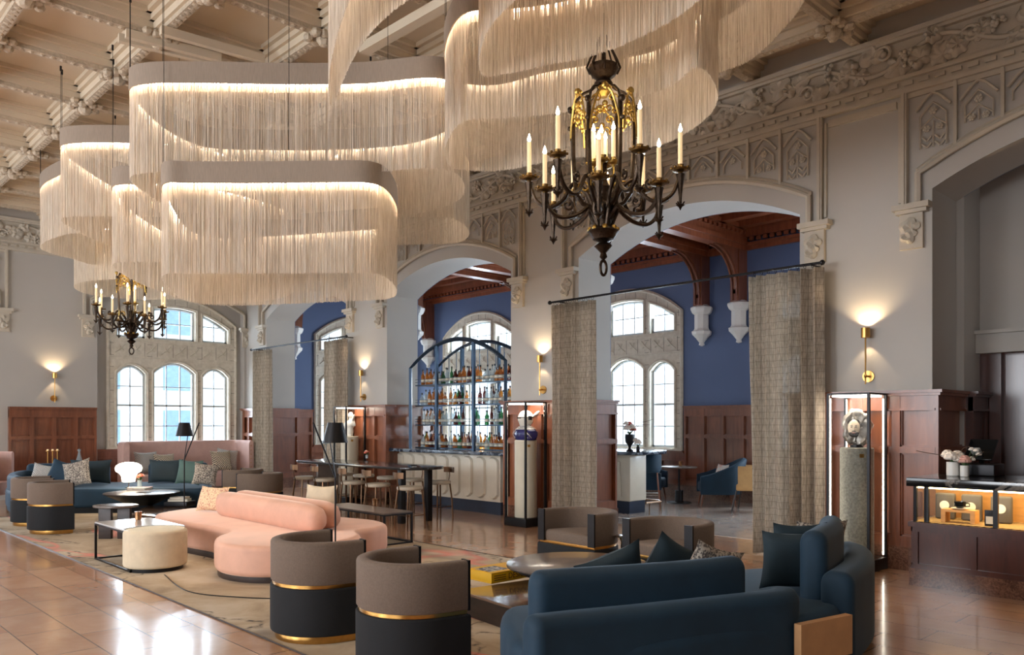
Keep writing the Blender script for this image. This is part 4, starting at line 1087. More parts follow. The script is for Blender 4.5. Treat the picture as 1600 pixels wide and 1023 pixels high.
m = MB(); softsweep(m, cush1, rsec(.17, .42, .785, .075), .07); m.build('back_cushion', TEAL, t, ang=60)
seat = catmull(wl(O, [(820, 4.25), (790, 4.6), (782, 4.95), (800, 5.2), (880, 5.3), (1000, 5.42), (1100, 5.7), (1130, 6.2), (1160, 6.5), (1250, 6.55), (1335, 6.3), (1335, 5.6), (1300, 5.05), (1245, 4.82), (1100, 4.5), (950, 4.3)]), 6)
MB().pad(seat, .14, .43, .07).build('seat', TEAL, t, ang=60)
MB().pad([(x*.96, y*.96) for x, y in seat], 0, .14, .005).build('base', BLACKV, t)
back2 = catmull(wl(O, [(1284, 5.16), (1335, 5.13), (1362, 5.35), (1374, 5.8), (1366, 6.25), (1335, 6.6)]), 8, False)
back2 = catmull(wl(O, [(1333, 5.14), (1352, 5.45), (1366, 5.85), (1362, 6.3), (1336, 6.62)]), 8, False)
m = MB(); softsweep(m, back2, rsec(.21, .06, .635, .08)); m.build('back_frame', TEAL, t, ang=55)
cush2 = catmull(wl(O, [(1291, 5.3), (1306, 5.6), (1318, 5.95), (1318, 6.3)]), 8, False)
m = MB(); softsweep(m, cush2, rsec(.18, .42, .88, .085), .07); m.build('back_cushion', TEAL, t, ang=60)
pa = wl(O, [(1252, 4.74), (1332, 5.0)]); dx, dy = pa[1][0]-pa[0][0], pa[1][1]-pa[0][1]; l = math.hypot(dx, dy); nx, ny = -dy/l*.05, dx/l*.05
m = MB(); m.prism([pa[0], pa[1], (pa[1][0]+nx, pa[1][1]+ny), (pa[0][0]+nx, pa[0][1]+ny)], .17, .41); m.build('corner_panel', TANP, t, label='flat tan panel closing the corner')
pillow(W(1232, 5.62, .44), .40, .43, face(-6), .22, TEALD, 'dark teal cushion in front, leaning on the right blue back', 'dark cushions on the sectional', .08)
pillow(W(1240, 5.9, .44), .40, .46, face(4), .25, TEALD, 'dark cushion with pale zip behind the front one, leaning right', 'dark cushions on the sectional', .07)
pillow(W(1275, 6.12, .44), .42, .44, face(10), .2, PATT, 'taupe cushion mostly hidden behind the dark cushions', None, .06)
pillow(W(968, 5.1, .44), .46, .40, face(20), .25, TEALD, 'dark cushion with drooping corner peeking over the foreground blue back, left', None, .07, -.35)
pillow(W(1020, 5.2, .44), .46, .44, face(25), .25, TEALD, 'dark pointed cushion peeking over the foreground blue back, right', None, .07, .45)
pillow(W(1088, 5.25, .44), .42, .40, face(25), .3, PATT, 'taupe flecked cushion corner peeking over the foreground blue back', None, .06, .3)
# far blue sofa
O = W(180, 15)
t = thing('curved_sofa', 'long blue velvet curved sofa in the far left seating group', 'sofa', (O.x, O.y, 0))
seat = catmull(wl(O, [(16, 13.7), (45, 13.9), (120, 14.15), (230, 14.3), (318, 14.4), (328, 15.2), (324, 16.0), (250, 16.0), (150, 15.9), (60, 15.7), (12, 15.0)]), 5)
MB().pad(seat, .1, .43, .06).build('seat', TEAL, t, ang=60); MB().pad([(x*.97, y*.97) for x, y in seat], 0, .1, .005).build('base', BLACKV, t)
sec = [(0, .2), (.0, .7), (-.03, .77), (-.08, .80), (-.14, .80), (-.19, .77), (-.21, .7), (-.21, .2)]
for p in ([(40, 15.6), (80, 15.75), (130, 15.85), (168, 15.9)], [(230, 16.0), (270, 16.05), (322, 16.1)]):
    q = catmull(wl(O, p), 6, False); softsweep(MB(), q, rsec(.21, .2, .80, .08), .08).build('back_cushion', TEAL, t, ang=60)
q = catmull(wl(O, [(20, 13.75), (12, 14.2), (12, 14.8), (24, 15.4), (40, 15.7)]), 6, False); q.reverse()
softsweep(MB(), q, rsec(.18, .06, .68, .08)).build('arm', TEAL, t, ang=60)
F0 = face(0)
for px, d, s, rz, rl, mt, lab in [
    (62, 15.0, .42, 10, .2, PATW, 'small blue and cream woven cushion at the left end of the far blue sofa'),
    (88, 14.8, .5, 5, .3, TEAL, 'teal cushion tilted between two patterned cushions on the far blue sofa'),
    (122, 14.6, .52, -5, -.25, PATT, 'taupe flecked cushion, rightmost of the left trio on the far blue sofa'),
    (292, 15.1, .5, -8, .05, GREENV, 'grey green cushion left of the flecked one on the far blue sofa'),
    (318, 14.9, .44, 12, .12, PATT, 'taupe flecked cushion at the right end of the far blue sofa')]:
    pillow(W(px, d, .44), s, s*.95, F0+math.radians(rz), -.25, mt, lab, None, .08, rl)
pillow(W(258, 15.45, .44), .66, .46, F0, -.12, TEALD, 'wide dark teal back cushion on the right part of the far blue sofa', None, .08)
pillow(W(140, 15.35, .44), .8, .46, F0, -.12, TEALD, 'wide teal back cushion on the left part of the far blue sofa', None, .07)
# pink banquette against the window wall
O = Vector((7.3, 18.5, 0))
t = thing('banquette', 'high backed dusty pink banquette under the end window', 'banquette', tuple(O))
bp = catmull([(-1.28, -.35), (-1.25, .1), (-1.05, .30), (0, .32), (1.15, .30), (1.38, .1), (1.42, -.35)], 8, False)
MB().sweep(bp, [(0, .1), (0, 1.10), (-.02, 1.16), (-.06, 1.18), (-.10, 1.16), (-.12, 1.10), (-.12, .1)][::1]).build('backrest', BLUSH, t, ang=60)
MB().rbox(-1.12, 1.28, -.45, .2, .12, .46, .05).build('seat', BLUSH, t, ang=60)
MB().box(-1.1, 1.26, -.4, .15, 0, .12).build('base', BLACKM, t)
m = MB()
for i in range(8): m.sph((1.47, -.35+.0*i, .35+i*.1), .012, 6, 4)
m.build('nail_heads', BRASS, t)
for x, s, mt, lab, rl, tl in ((6.48, .5, PATW, 'blue and cream cushion at the left of the pink banquette', 0, -.2), (6.82, .46, PATG, 'black and cream cushion low at the left of the pink banquette', .0, -.3), (8.3, .52, PATW, 'pale woven cushion at the right end of the pink banquette', .15, -.2), (8.12, .5, PATG, 'bold black and cream cushion at the right of the pink banquette', 0, -.3)):
    pillow((x, 18.45 if mt is PATW else 18.25, .47), s, s, 0, tl, mt, lab, None, .08, rl)
# ================================================================ pink double sofa
t = thing('serpentine_sofa', 'blush pink velvet double sided sofa with round pouf end', 'sofa', (4.7, 9.4, 0))
lo = [(x-4.7, y-9.4) for x, y in [(4.10, 11.2), (3.95, 10.9), (3.85, 10.4), (3.92, 9.8), (3.98, 9.2), (3.95, 8.75), (3.66, 8.42), (3.50, 7.95), (3.62, 7.5), (4.0, 7.22), (4.45, 7.22), (4.85, 7.45), (5.05, 7.8), (5.3, 7.85), (5.62, 8.05), (5.75, 8.5), (5.65, 9.0), (5.55, 9.8), (5.55, 10.8), (5.3, 11.35), (4.7, 11.5)]]
so = catmull(lo, 6)
MB().pad(so, .07, .385, .06).build('seat', PINK, t, ang=60)
MB().pad([(x*.95, y*.96) for x, y in so], 0, .07, .005).build('base', DARKW, t)
for dx, y1, y0, lab in ((-.0, 10.4, 7.85, None), (.27, 10.5, 8.0, None)):
    c = catmull([(4.60+dx-4.7, y0-9.4), (4.62+dx-4.7, 9.0-9.4), (4.62+dx-4.7, 9.8-9.4), (4.62+dx-4.7, y1-9.4)], 8, False)
    m = MB(); L = len(c); rings = []
    for i, p in enumerate(c):
        e = min(i, L-1-i); k = 1 if e > 2 else (.55, .82, .94)[e]
        rings.append([(p[0]+.135*k*math.copysign(abs(math.cos(a))**.75, math.cos(a)), p[1], .53+.165*k*math.copysign(abs(math.sin(a))**.75, math.sin(a))) for a in [2*PI*j/20 for j in range(20)]])
    m.ring_stack(rings); m.build('back_bolster', PINK, t, ang=70)
pillow(W(327, 10.95, .39), .50, .36, face(-24), -.35, FLORAL, 'floral lumbar cushion at the left end of the pink sofa', None, .08)
pillow(W(497, 10.2, .40), .48, .42, face(-24), -.2, CREAMV, 'cream cushion behind the pink bolster', None, .07)
# ================================================================ tables of the near group
def cone_table(label, p, r, h=.42):
    t = thing('round_coffee_table', label, 'coffee table', p, 0, 'round cone based coffee tables')
    MB().lathe([(.05, .2), (.16, .2), (.19, .205), (r*.96, h-.03), (r, h-.022), (r, h-.014)], n=56).build('cone_base', BLACKM, t)
    MB().lathe([(r*.3, h-.014), (r-.004, h-.014), (r, h-.008), (r, h-.002), (r-.006, h)], n=56).build('tabletop', OAKB, t)
def low_platform(pts, label, h=.2):
    c = (sum(p[0] for p in pts)/len(pts), sum(p[1] for p in pts)/len(pts)); t = thing('platform_table', label, 'low table', (c[0], c[1], 0), 0, 'low dark platform tables')
    q = [(x-c[0], y-c[1]) for x, y in pts]
    MB().prism([(x*.97, y*.97) for x, y in q], 0, h-.02).build('base', DARKW, t); MB().pad(q, h-.02, h, .004, .004).build('tabletop', SHINY, t)
SHINY = M('glossy dark oak top', S(120, 96, 80), .14, var=.1, vs=4, coat=.5)
P1, P2 = W(740, 6.55), W(860, 5.75)
e = (P2-P1).normalized(); f = Vector((-e.y, e.x, 0))
f = f if f.dot(W(800, 8)-W(800, 6)) > 0 else -f
A_ = P1-e*.25; B_ = P1+e*1.45
low_platform([tuple(v)[:2] for v in (A_, B_, B_+f*1.15, A_+f*1.15)], 'low glossy dark platform table under the yellow book')
cone_table('large round coffee table with dark rim beside the yellow book', W(903, 6.78), .60)
# yellow book
bo = W(768, 7.0, .2); bd = (W(829, 7.33)-W(768, 7.0)); rz = math.atan2(bd.y, bd.x); bl = bd.length
t = thing('book', 'thick yellow book lettered DESIGN on the low platform table', 'book', tuple(bo), rz)
MB().rbox(.004, bl-.004, .008, .33, .008, .082, .003).build('pages', YELLOW, t)
m = MB(); m.rbox(0, bl, 0, .34, 0, .009, .002); m.rbox(0, bl, 0, .34, .081, .09, .002); m.rbox(0, bl, 0, .009, 0, .09, .002); m.build('cover', YELLOW, t)
MB().box(.04, bl*.58, .07, .27, .0895, .0905).build('cover_picture', PRINT, t)
def text(s, size, loc, rot, mat, parent, ext=.0006, name='lettering'):
    cu = D.curves.new(name, 'FONT'); cu.body = s; cu.size = size; cu.extrude = ext; cu.materials.append(mat)
    o = D.objects.new(name, cu); COL.objects.link(o)
    me = D.meshes.new_from_object(o); D.objects.remove(o); o = D.objects.new(name, me); COL.objects.link(o)
    o.parent = parent; o.location = loc; o.rotation_euler = rot; return o
text('DESIGN', .072, (bl*.42, -.0005, .022), (PI/2, 0, 0), INK, t)
m = MB()
for k in range(3): m.box(.03, bl*.36, -.001, 0, .022+k*.019, .028+k*.019)
m.build('small_lettering', INK, t)
m = MB(); m.box(bl*.74, bl*.78, .16, .19, .0895, .0905); m.box(bl*.8, bl*.95, .12, .125, .0895, .0905); m.build('cover_lettering', INK, t)
# chrome martini table between the facing chairs
t = thing('martini_table', 'tiny round chrome side table between the two facing armchairs', 'side table', tuple(W(972, 7.75)))
MB().lathe([(.02, .50), (.075, .505), (.08, .515), (.075, .518)], n=24).build('tabletop', CHROME, t); MB().lathe([(.13, 0), (.13, .012), (.02, .03), (.012, .1), (.012, .46), (.03, .50)], n=20).build('stem', CHROME, t)
# ================================================================ ottoman and nested table
t = thing('ottoman', 'round cream ottoman pushed against the black framed table', 'ottoman', tuple(W(243, 8.82)))
MB().pad(arc(0, 0, .325, 0, 2*PI, 40)[:-1], .045, .44, .035).build('seat', CREAMV, t, ang=60); MB().cyl(0, 0, 0, .045, .28, n=32).build('base', BLACKM, t)
oc = W(243, 8.82)
def frame_table(label, x0, x1, y0, y1, h, cut=None, top=None):
    cx, cy = (x0+x1)/2, (y0+y1)/2; t = thing('frame_table', label, 'side table', (cx, cy, 0), 0, 'black framed tables')
    a, b, c, d = x0-cx, x1-cx, y0-cy, y1-cy
    if cut:
        ux, uy, r = cut[0]-cx, cut[1]-cy, cut[2]; P = [(a, d), (a, c)]
        n = 16; pts = []
        xs = math.sqrt(max(0, r*r-(c-uy)**2)); ys = math.sqrt(max(0, r*r-(b-ux)**2))
        a0 = math.atan2(c-uy, -xs); a1 = math.atan2(ys, b-ux)
        if a0 < 0: a0 += 2*PI
        pts = [(ux+r*math.cos(q), uy+r*math.sin(q)) for q in [a0+(a1-a0)*i/n for i in range(n+1)]]
        pts = [p for p in pts if a <= p[0] <= b+.001 and c-.001 <= p[1] <= d]
        P += pts+[(b, d)]
    else: P = [(a, d), (a, c), (b, c), (b, d)]
    MB().prism([(x*.985, y*.99) for x, y in P], h-.014, h+.002).build('tabletop', top or STONEM, t)
    m = MB(); m.prism(P, h-.035, h-.014); m.build('top_frame', BLACKM, t)
    w_ = .012
    legs = [(a+w_, c+w_), (a+w_, d-w_), (b-w_, d-w_)]+([] if cut else [(b-w_, c+w_)])
    for x, y in legs: MB().box(x-w_, x+w_, y-w_, y+w_, 0, h-.035).build('leg', BLACKM, t)
    for q in ((a, b, d-.024, d), (a, a+.024, c, d))+(() if cut else ((b-.024, b, c, d), (a, b, c, c+.024))): MB().box(q[0], q[1], q[2], q[3], 0, .022).build('floor_rail', BLACKM, t)
    return t
frame_table('white topped black frame table beside the cream ottoman', 2.99, 3.62, 9.0, 10.2, .44, (oc.x, oc.y, .345))
frame_table('grey topped black frame table right of the pink sofa', 6.01, 6.47, 8.68, 10.25, .42, None, OAKB)
def tumbler(p, lab):
    t = thing('candle_glass', lab, 'candle holder', tuple(p), 0, 'bronze glass candle holders')
    MB().lathe([(.03, 0), (.036, .004), (.04, .1), (.037, .1), (.033, .01), (.01, .008)], n=20).build('glass', CHBR, t)
    MB().lathe([(.005, .02), (.018, .02), (.018, .05), (.003, .055)], n=10).build('candle', WAX, t)
    MB().lathe([(.002, .055), (.006, .062), (.001, .08)], n=6).build('flame', BULB, t)
CHBR = M('smoked bronze glass', S(150, 110, 76), .15, .8, var=.1)
tumbler(AT(216, 812, .443), 'bronze candle glass on the white topped frame table'); tumbler(AT(586, 790, .423), 'bronze candle glass on the grey topped frame table')
# far coffee tables
cone_table('far round coffee table carrying lamp books and flowers', W(222, 13.7), .60)
def slab_table(label, p, r1, r2, h, rz):
    t = thing('oval_side_table', label, 'side table', tuple(p), rz); P = [(r1*math.cos(a), r2*math.sin(a)) for a in [2*PI*i/36 for i in range(36)]]
    MB().pad(P, h-.03, h, .008, .008).build('tabletop', OAKB, t)
    for u in (-.14, .12): MB().rbox(u-.09, u+.09, -.03, .03, 0, h-.03, .01).build('leg', DARKW, t)
slab_table('small oval side table on slab legs behind the white topped table', W(181, 11.1), .30, .22, .47, face(0))
q = [W(205, 12.4), W(300, 11.6), W(308, 13.2), W(235, 13.8)]
low_platform([tuple(v)[:2] for v in q], 'low dark platform table under the far cone table', .2)
def book(p, w_, l, h, rz, cm, lab, grp=None):
    t = thing('book', lab, 'book', tuple(p), rz, grp)
    MB().box(-w_/2+.004, w_/2-.004, -l/2+.003, l/2-.003, .004, h-.004).build('pages', PAPER, t)
    m = MB(); m.box(-w_/2, w_/2, -l/2, l/2, 0, .004); m.box(-w_/2, w_/2, -l/2, l/2, h-.004, h); m.box(-w_/2, -w_/2+.004, -l/2, l/2, 0, h); m.build('cover', cm, t)
MAUVE = M('mauve book cloth', S(170, 132, 126), .6); GREYB = M('grey book cloth', S(176, 168, 158), .6)
book(AT(219, 764.5, .42), .36, .28, .04, face(8), MAUVE, 'larger mauve book, lower of two on the far cone table')
book(AT(222, 764.5, .46)+Vector((0, 0, .0)), .22, .2, .03, face(-6), GREYB, 'small grey book on top of the mauve book')
t0 = thing('serving_box', 'black tray box on the low platform holding pale books', 'box', tuple(AT(281, 790, .2)), face(-4)); MB().rbox(-.2, .2, -.16, .16, 0, .08, .01).build('body', BLACKM, t0)
book(AT(281, 790, .2)+Vector((0, 0, .081)), .32, .22, .04, face(4), PAPER, 'pale book, lower of two on the black tray box')
book(AT(281, 790, .2)+Vector((0, 0, .122)), .26, .2, .03, face(-3), GREYB, 'pale grey book topmost on the black tray box')
# ---------------------------------------------------------------- flowers
def bloom(m, c, r, k=0):
    m.mat(k); c = Vector(c)
    for ring, (rr, n, zz) in enumerate(((.30, 4, .45), (.62, 6, .25), (.9, 8, -.05))):
        for i in range(n):
            a = 2*PI*i/n+ring*.5+random.uniform(-.15, .15)
            m.sph(tuple(c+Vector((rr*r*.6*math.cos(a), rr*r*.6*math.sin(a), zz*r))), r*.42, 7, 5, (1, 1, .75))
def vase_flowers(p, lab, vase_prof, vmat, blooms, twigs=(), leaves=6, vname='vase', n=20):
    t = thing('flower_arrangement', lab, 'flowers', tuple(p)); MB().lathe(vase_prof, n=n).build(vname, vmat, t)
    top = vase_prof[-1][1]; m = MB()
    for x, y, z, r, k in blooms: bloom(m, (x, y, z), r, k); m.mat(3); m.tube([(0, 0, top-.03), (x, y, z)], .003, 4)
    m.build('blooms', [PETALW, PETALP, PETALR, LEAFG], t)
    m = MB()
    for i in range(leaves):
        a = i*2.4; r = .07; q = Vector((r*math.cos(a), r*math.sin(a), top+.03+.02*(i % 3))); s_ = Vector((-math.sin(a), math.cos(a), 0))*.018; b = Vector((0, 0, top-.01))
        m.add([tuple(b), tuple((b+q)/2+s_+Vector((0, 0, .012))), tuple(q), tuple((b+q)/2-s_+Vector((0, 0, .012)))], [(0, 1, 2, 3)])
    if leaves: m.build('leaves', LEAFG, t)
    for tw in twigs: MB().tube(tw, .0035, 4).build('twig', TWIG, t)
    return t
random.seed(9)
vase_flowers(AT(211, 763, .42)+Vector((.12, .12, 0)), 'small clear vase of coral flowers on the far cone table', [(.04, 0), (.045, .005), (.04, .1), (.045, .14), (.03, .14)], CLEARG, [(-.05, 0, .2, .05, 2), (.05, .02, .21, .055, 1), (0, -.05, .22, .05, 2), (.02, .05, .17, .045, 0)])
# mushroom lamp
t = thing('mushroom_lamp', 'glowing white mushroom table lamp on the far cone table', 'lamp', tuple(AT(201, 763, .42)))
MB().lathe([(.10, .12), (.11, .13), (.12, .22), (.15, .27), (.21, .31), (.225, .36), (.21, .41), (.15, .45), (.07, .47), (.01, .475)], n=28).build('lamp_shade', GLOBE, t)
MB().lathe([(.07, 0), (.07, .012), (.012, .03), (.012, .13)], n=14).build('base', CHROME, t)
lamp('POINT', 'mushroom lamp light', tuple(AT(201, 763, .42)+Vector((0, -.35, .35))), 6, (1, .85, .6), shadow_soft_size=.15)
# leaning floor lamps
def floor_lamp(p, lab, sgn, h=1.6, z0=0):
    t = thing('floor_lamp', lab, 'floor lamp', (p.x, p.y, z0), face(0), 'leaning black floor lamps')
    m = MB(); m.cyl(0, 0, 0, .015, .11, n=20); m.build('base', BLACKM, t)
    H = h-z0
    MB().tube([(0, 0, .01), (0, 0, H-.55), (sgn*.22, 0, H)], .009, 6).build('pole', BLACKM, t)
    MB().tube([(0, 0, H-.55), (sgn*.06, 0, H-.14)], .007, 5).build('arm', BLACKM, t)
    x = sgn*.0
    m = MB(); m.ring_stack([[(x+r*math.cos(2*PI*i/24), r*math.sin(2*PI*i/24)+.0, z) for i in range(24)] for r, z in ((.125, H-.2), (.075, H-.0), (.07, H-.0), (.12, H-.2))], False, False); m.build('lamp_shade', BLACKM, t, label='black cone shade')
    MB().sph((x, 0, H-.12), .03, 10, 8).build('bulb', WARMB, t)
WARMB = M('soft lamp bulb', (1, .85, .6), var=0, emit=8, ecol=(1, .8, .5))
floor_lamp(W(524, 8.05), 'leaning black floor lamp with cone shade in front of the pink sofa', -1)
floor_lamp(W(288, 11.9), 'leaning black floor lamp with cone shade by the far cone table', 1, 1.6, .2)
# ================================================================ rug
r = MB(); r.box(2.8, 6.55, 3.6, 15.8, 0, .005)
t = thing('area_rug', 'long beige rug with dark veins and pink streaks under the seating', 'rug', (0, 0, 0)); r.build('pile', RUG, t)
m = MB(); m.tube([(2.8, 3.6, .005), (6.55, 3.6, .005), (6.55, 15.8, .005), (2.8, 15.8, .005)], .007, 5, True); m.build('bound_edge', DARKW, t)
m = MB(); m.tube(catmull([(3.2, 8.6, .011), (3.05, 7.6, .011), (3.3, 7.0, .011), (3.75, 6.4, .011), (4.0, 5.6, .011)], 8, False), .005, 5); tag(m.build('power_cable', BLACKM), 'thin black cable trailing over the rug', 'cable')
# ================================================================ communal table and stools
BRZ = M('satin bronze', S(116, 88, 66), .35, .85, var=.08); PEWTER = M('beige leather', S(176, 162, 142), .5, var=.05); SHINYB = M('glossy black oak', S(42, 38, 38), .16, var=.1, coat=.4)
t = thing('high_table', 'long dark high table with rounded ends in front of the bar', 'table', (7.85, 11.92, 0))
P = [(x*.42, 1.58+y*.3) for x, y in [(math.cos(a), math.sin(a)) for a in [PI*i/14 for i in range(15)]]]; P += [(-x, -y) for x, y in P]
MB().pad(P, .855, .90, .008, .012).build('tabletop', SHINYB, t)
MB().rbox(-.33, -.23, -1.52, -1.42, 0, .855, .008).build('leg', BLACKM, t); MB().rbox(.2, .3, -1.52, -1.42, 0, .855, .008).build('leg', BLACKM, t); MB().rbox(-.22, .22, 1.2, 1.26, 0, .855, .008).build('leg', OAKB, t)
MB().box(-.3, -.26, -1.45, 1.2, .16, .2).build('stretcher', BLACKM, t)
def stool(x, y, rz, lab, back=True, first=[]):
    if first:
        o = dup(first[0], (x, y, 0), rz, lab); return o
    t = thing('counter_stool', lab, 'stool', (x, y, 0), rz, 'bronze stools at the high table')
    MB().pad(arc(0, 0, .2, 0, 2*PI, 28)[:-1], .575, .635, .025).build('seat', PEWTER, t, ang=60)
    for a in (-1, 1):
        for b in (-1, 1):
            m = MB(); m.tube([(a*.13, b*.13, .58), (a*.155, b*.155, .3), (a*.165, b*.165, 0)], .0155, 6); m.build('leg', BRZ, t)
    MB().tube([(.16, -.155, .2), (.16, .155, .2), (-.16, .155, .2), (-.16, -.155, .2)], .008, 5, True).build('foot_rail', BRZ, t)
    MB().tube([(-.2, 0, .58), (-.23, 0, .7), (-.23, 0, .82)], .009, 5).build('back_post', BRZ, t)
    MB().sweep([(.25*math.cos(a), .25*math.sin(a)) for a in [PI-.55+1.1*i/10 for i in range(11)]], [(-.008, .76), (.008, .76), (.008, .85), (-.008, .85)]).build('back_plate', BRZ, t)
    first.append(t); return t
near = [(7.36, 9.95), (7.36, 10.8), (7.36, 11.52), (7.36, 12.4), (7.36, 13.1)]
far_ = [(8.44, 10.6), (8.44, 11.35), (8.44, 12.07), (8.44, 12.85), (8.44, 13.55)]
nl = ['nearest one', 'second from the near end', 'middle one', 'fourth from the near end', 'farthest one']
for (x, y), q in zip(near, nl): stool(x, y, 0, 'bronze stool, %s, hall side of the high table' % q)
for (x, y), q in zip(far_, nl): stool(x, y, PI, 'bronze stool, %s, bar side of the high table' % q)
vase_flowers(AT(573, 716, .9), 'tiny glass of coral flowers on the high table', [(.025, 0), (.03, .06), (.02, .07)], CLEARG, [(-.03, 0, .11, .035, 2), (.03, 0, .12, .035, 2), (0, .02, .14, .03, 1)], (), 3)
t = thing('candlestick', 'slim clear pedestal dish standing on the high table', 'candlestick', tuple(AT(509, 717, .9))); MB().lathe([(.05, 0), (.05, .008), (.008, .02), (.008, .28), (.07, .30), (.075, .315), (.06, .315)], n=18).build('stem', CLEARG, t)
tag(MB().rbox(-.06, .06, -.04, .04, 0, .012, .003).build('tray', BLACKM), 'small black tray at the near end of the high table', 'tray').location = AT(645, 727, .9)
# ================================================================ bar
t = thing('bar_counter', 'cream fluted bar counter with dark marble top and navy plinth', 'bar', (9.8, 11.6, 0))
m = MB(); m.rbox(-.62, .95, -1.78, 1.78, 1.04, 1.10, .01); m.build('countertop', NMARB, t)
MB().box(-.33, .7, -1.4, 1.72, .22, 1.04).build('body', CREAM, t); MB().box(-.30, .68, -1.38, 1.70, 0, .22).build('plinth', NAVYP, t)
n = 9
for i in range(n):
    a = -1.4+3.12*i/n; b = a+3.12/n; c = (a+b)/2; h = (b-a)/2-.025
    P = [(-.335, c-h, .34)]+[(-.335, c-h*math.cos(q), 1.0-.10*(1-math.sin(q))) for q in [PI*j/12 for j in range(13)]]+[(-.335, c+h, .34), (-.335, c+h*.5, .28), (-.335, c, .26), (-.335, c-h*.5, .28)]
    m = MB(); m.add([p for p in P]+[(-.37, c+(p[1]-c)*.86, .62+(p[2]-.62)*.94) for p in P], [tuple(len(P)+k for k in range(len(P)))]+[(k, (k+1) % len(P), len(P)+(k+1) % len(P), len(P)+k) for k in range(len(P))])
    m.build('fluted_panel', CREAM, t)
# arched bottle cage on the bar
t = thing('bar_shelving', 'blue grey steel arched shelving cage above the bar', 'shelving', (9.55, 11.52, 1.10))
Y0, Y1 = -1.37, 1.37; topf = archtop(Y0, Y1, 1.57, .47, 2.0)
def archframe(x, nm, r):
    m = MB(); P = [(x, Y0, 0)]+[(x, Y0+(Y1-Y0)*i/24, topf(Y0+(Y1-Y0)*i/24)) for i in range(25)]+[(x, Y1, 0)]; m.tube(P, r, 4); m.build(nm, STEELB, t)
archframe(0, 'front_arch', .04); archframe(.62, 'rear_arch', .032)
for y in (-.53, .54):
    for x in (0, .62): MB().box(x-.025, x+.025, y-.025, y+.025, 0, topf(y)).build('post', STEELB, t)
for i in range(1, 12):
    y = Y0+(Y1-Y0)*i/12; MB().box(.6, .612, y-.005, y+.005, 0, topf(y)).build('rod', STEELB, t)
SH = [.02, .46, .84, 1.24]
for k, z in enumerate(SH):
    m = MB(); m.box(.12, .55, Y0, Y1, z-.02, z); m.build('shelf', STEELB, t)
    m = MB(); 
    for zz in (z+.05, z+.10): m.box(.115, .125, Y0, Y1, zz, zz+.008)
    m.build('shelf_rail', STEELB, t)
m = MB(); m.T = lambda u, q, z: (.0+q, u, z); holed(m, Y0+.03, Y1-.03, .01, (lambda u: topf(u)-.03), [], 0, .004); m.build('glass', GLASSC, t)
# bottles
def bottle_mesh(kind):
    m = MB(); m.mat(0)
    pr = [[(.036, 0), (.04, .01), (.04, .17), (.032, .2), (.014, .23), (.013, .28)], [(.045, 0), (.048, .01), (.048, .12), (.03, .16), (.015, .18), (.014, .22)], [(.032, 0), (.035, .01), (.033, .2), (.013, .24), (.012, .30)], [(.042, 0), (.046, .02), (.036, .09), (.044, .15), (.016, .19), (.015, .24)]][kind]
    m.lathe(pr, n=10); m.mat(1); z = pr[-1][1]; m.lathe([(pr[-1][0]+.003, z-.01), (pr[-1][0]+.003, z+.025)], n=8)
    m.mat(2); m.lathe([(pr[1][0]+.001, .05), (pr[1][0]+.001, .11)], n=10, cap=False)
    return m
COLS = [(AMBERG, 'amber'), (CLEARG, 'clear'), (GREENG, 'green'), (REDG, 'dark red')]
proto = {}
def bottle(x, y, z, kind, ci, lab, grp):
    if (kind, ci) not in proto: o = bottle_mesh(kind).build('bottle', [COLS[ci][0], BLACKM, PAPER]); proto[(kind, ci)] = o
    else: o = proto[(kind, ci)].copy(); COL.objects.link(o)
    o.location = (x, y, z); o.rotation_euler = (0, 0, random.uniform(0, 6)); return tag(o, lab, 'bottle', grp)
random.seed(21); rowname = ['bottom bar row', 'second bar shelf up', 'third bar shelf up', 'top bar shelf']
secn = ['right bay', 'middle bay', 'left bay']; SHAPE = ['tall', 'squat', 'slim', 'waisted']
ORD = ['first', 'second', 'third', 'fourth', 'fifth', 'sixth', 'seventh', 'eighth', 'ninth', 'tenth', 'eleventh', 'twelfth', 'thirteenth', 'fourteenth', 'fifteenth', 'sixteenth', 'seventeenth', 'eighteenth', 'nineteenth', 'twentieth']
for k, z in enumerate(SH):
    dd = .2; y = Y0+.1; cnt = [0, 0, 0]
    while y < Y1-.06:
        sec = 0 if y < -.53 else (1 if y < .54 else 2)
        gap = (k in (1, 2) and -.5 < y < .15 and random.random() < .6)
        ci = random.choices([0, 1, 2, 3], [[4, 3, .4, 3], [5, 3, 2, 2], [4, 4, 1, 2], [7, 3, .3, 2]][k])[0]; kind = random.randrange(4)
        if not gap and not (abs(y+.53) < .045 or abs(y-.54) < .045):
            bottle(9.55+dd, 11.52+y, 1.10+z+.001, kind, ci, '%s %s bottle, %s from right, %s, %s' % (SHAPE[kind], COLS[ci][1], ORD[cnt[sec]], secn[sec], rowname[k]), 'bottles on the %s' % rowname[k]); cnt[sec] += 1
        y += random.uniform(.056, .07); dd = .34 if dd < .3 else .22
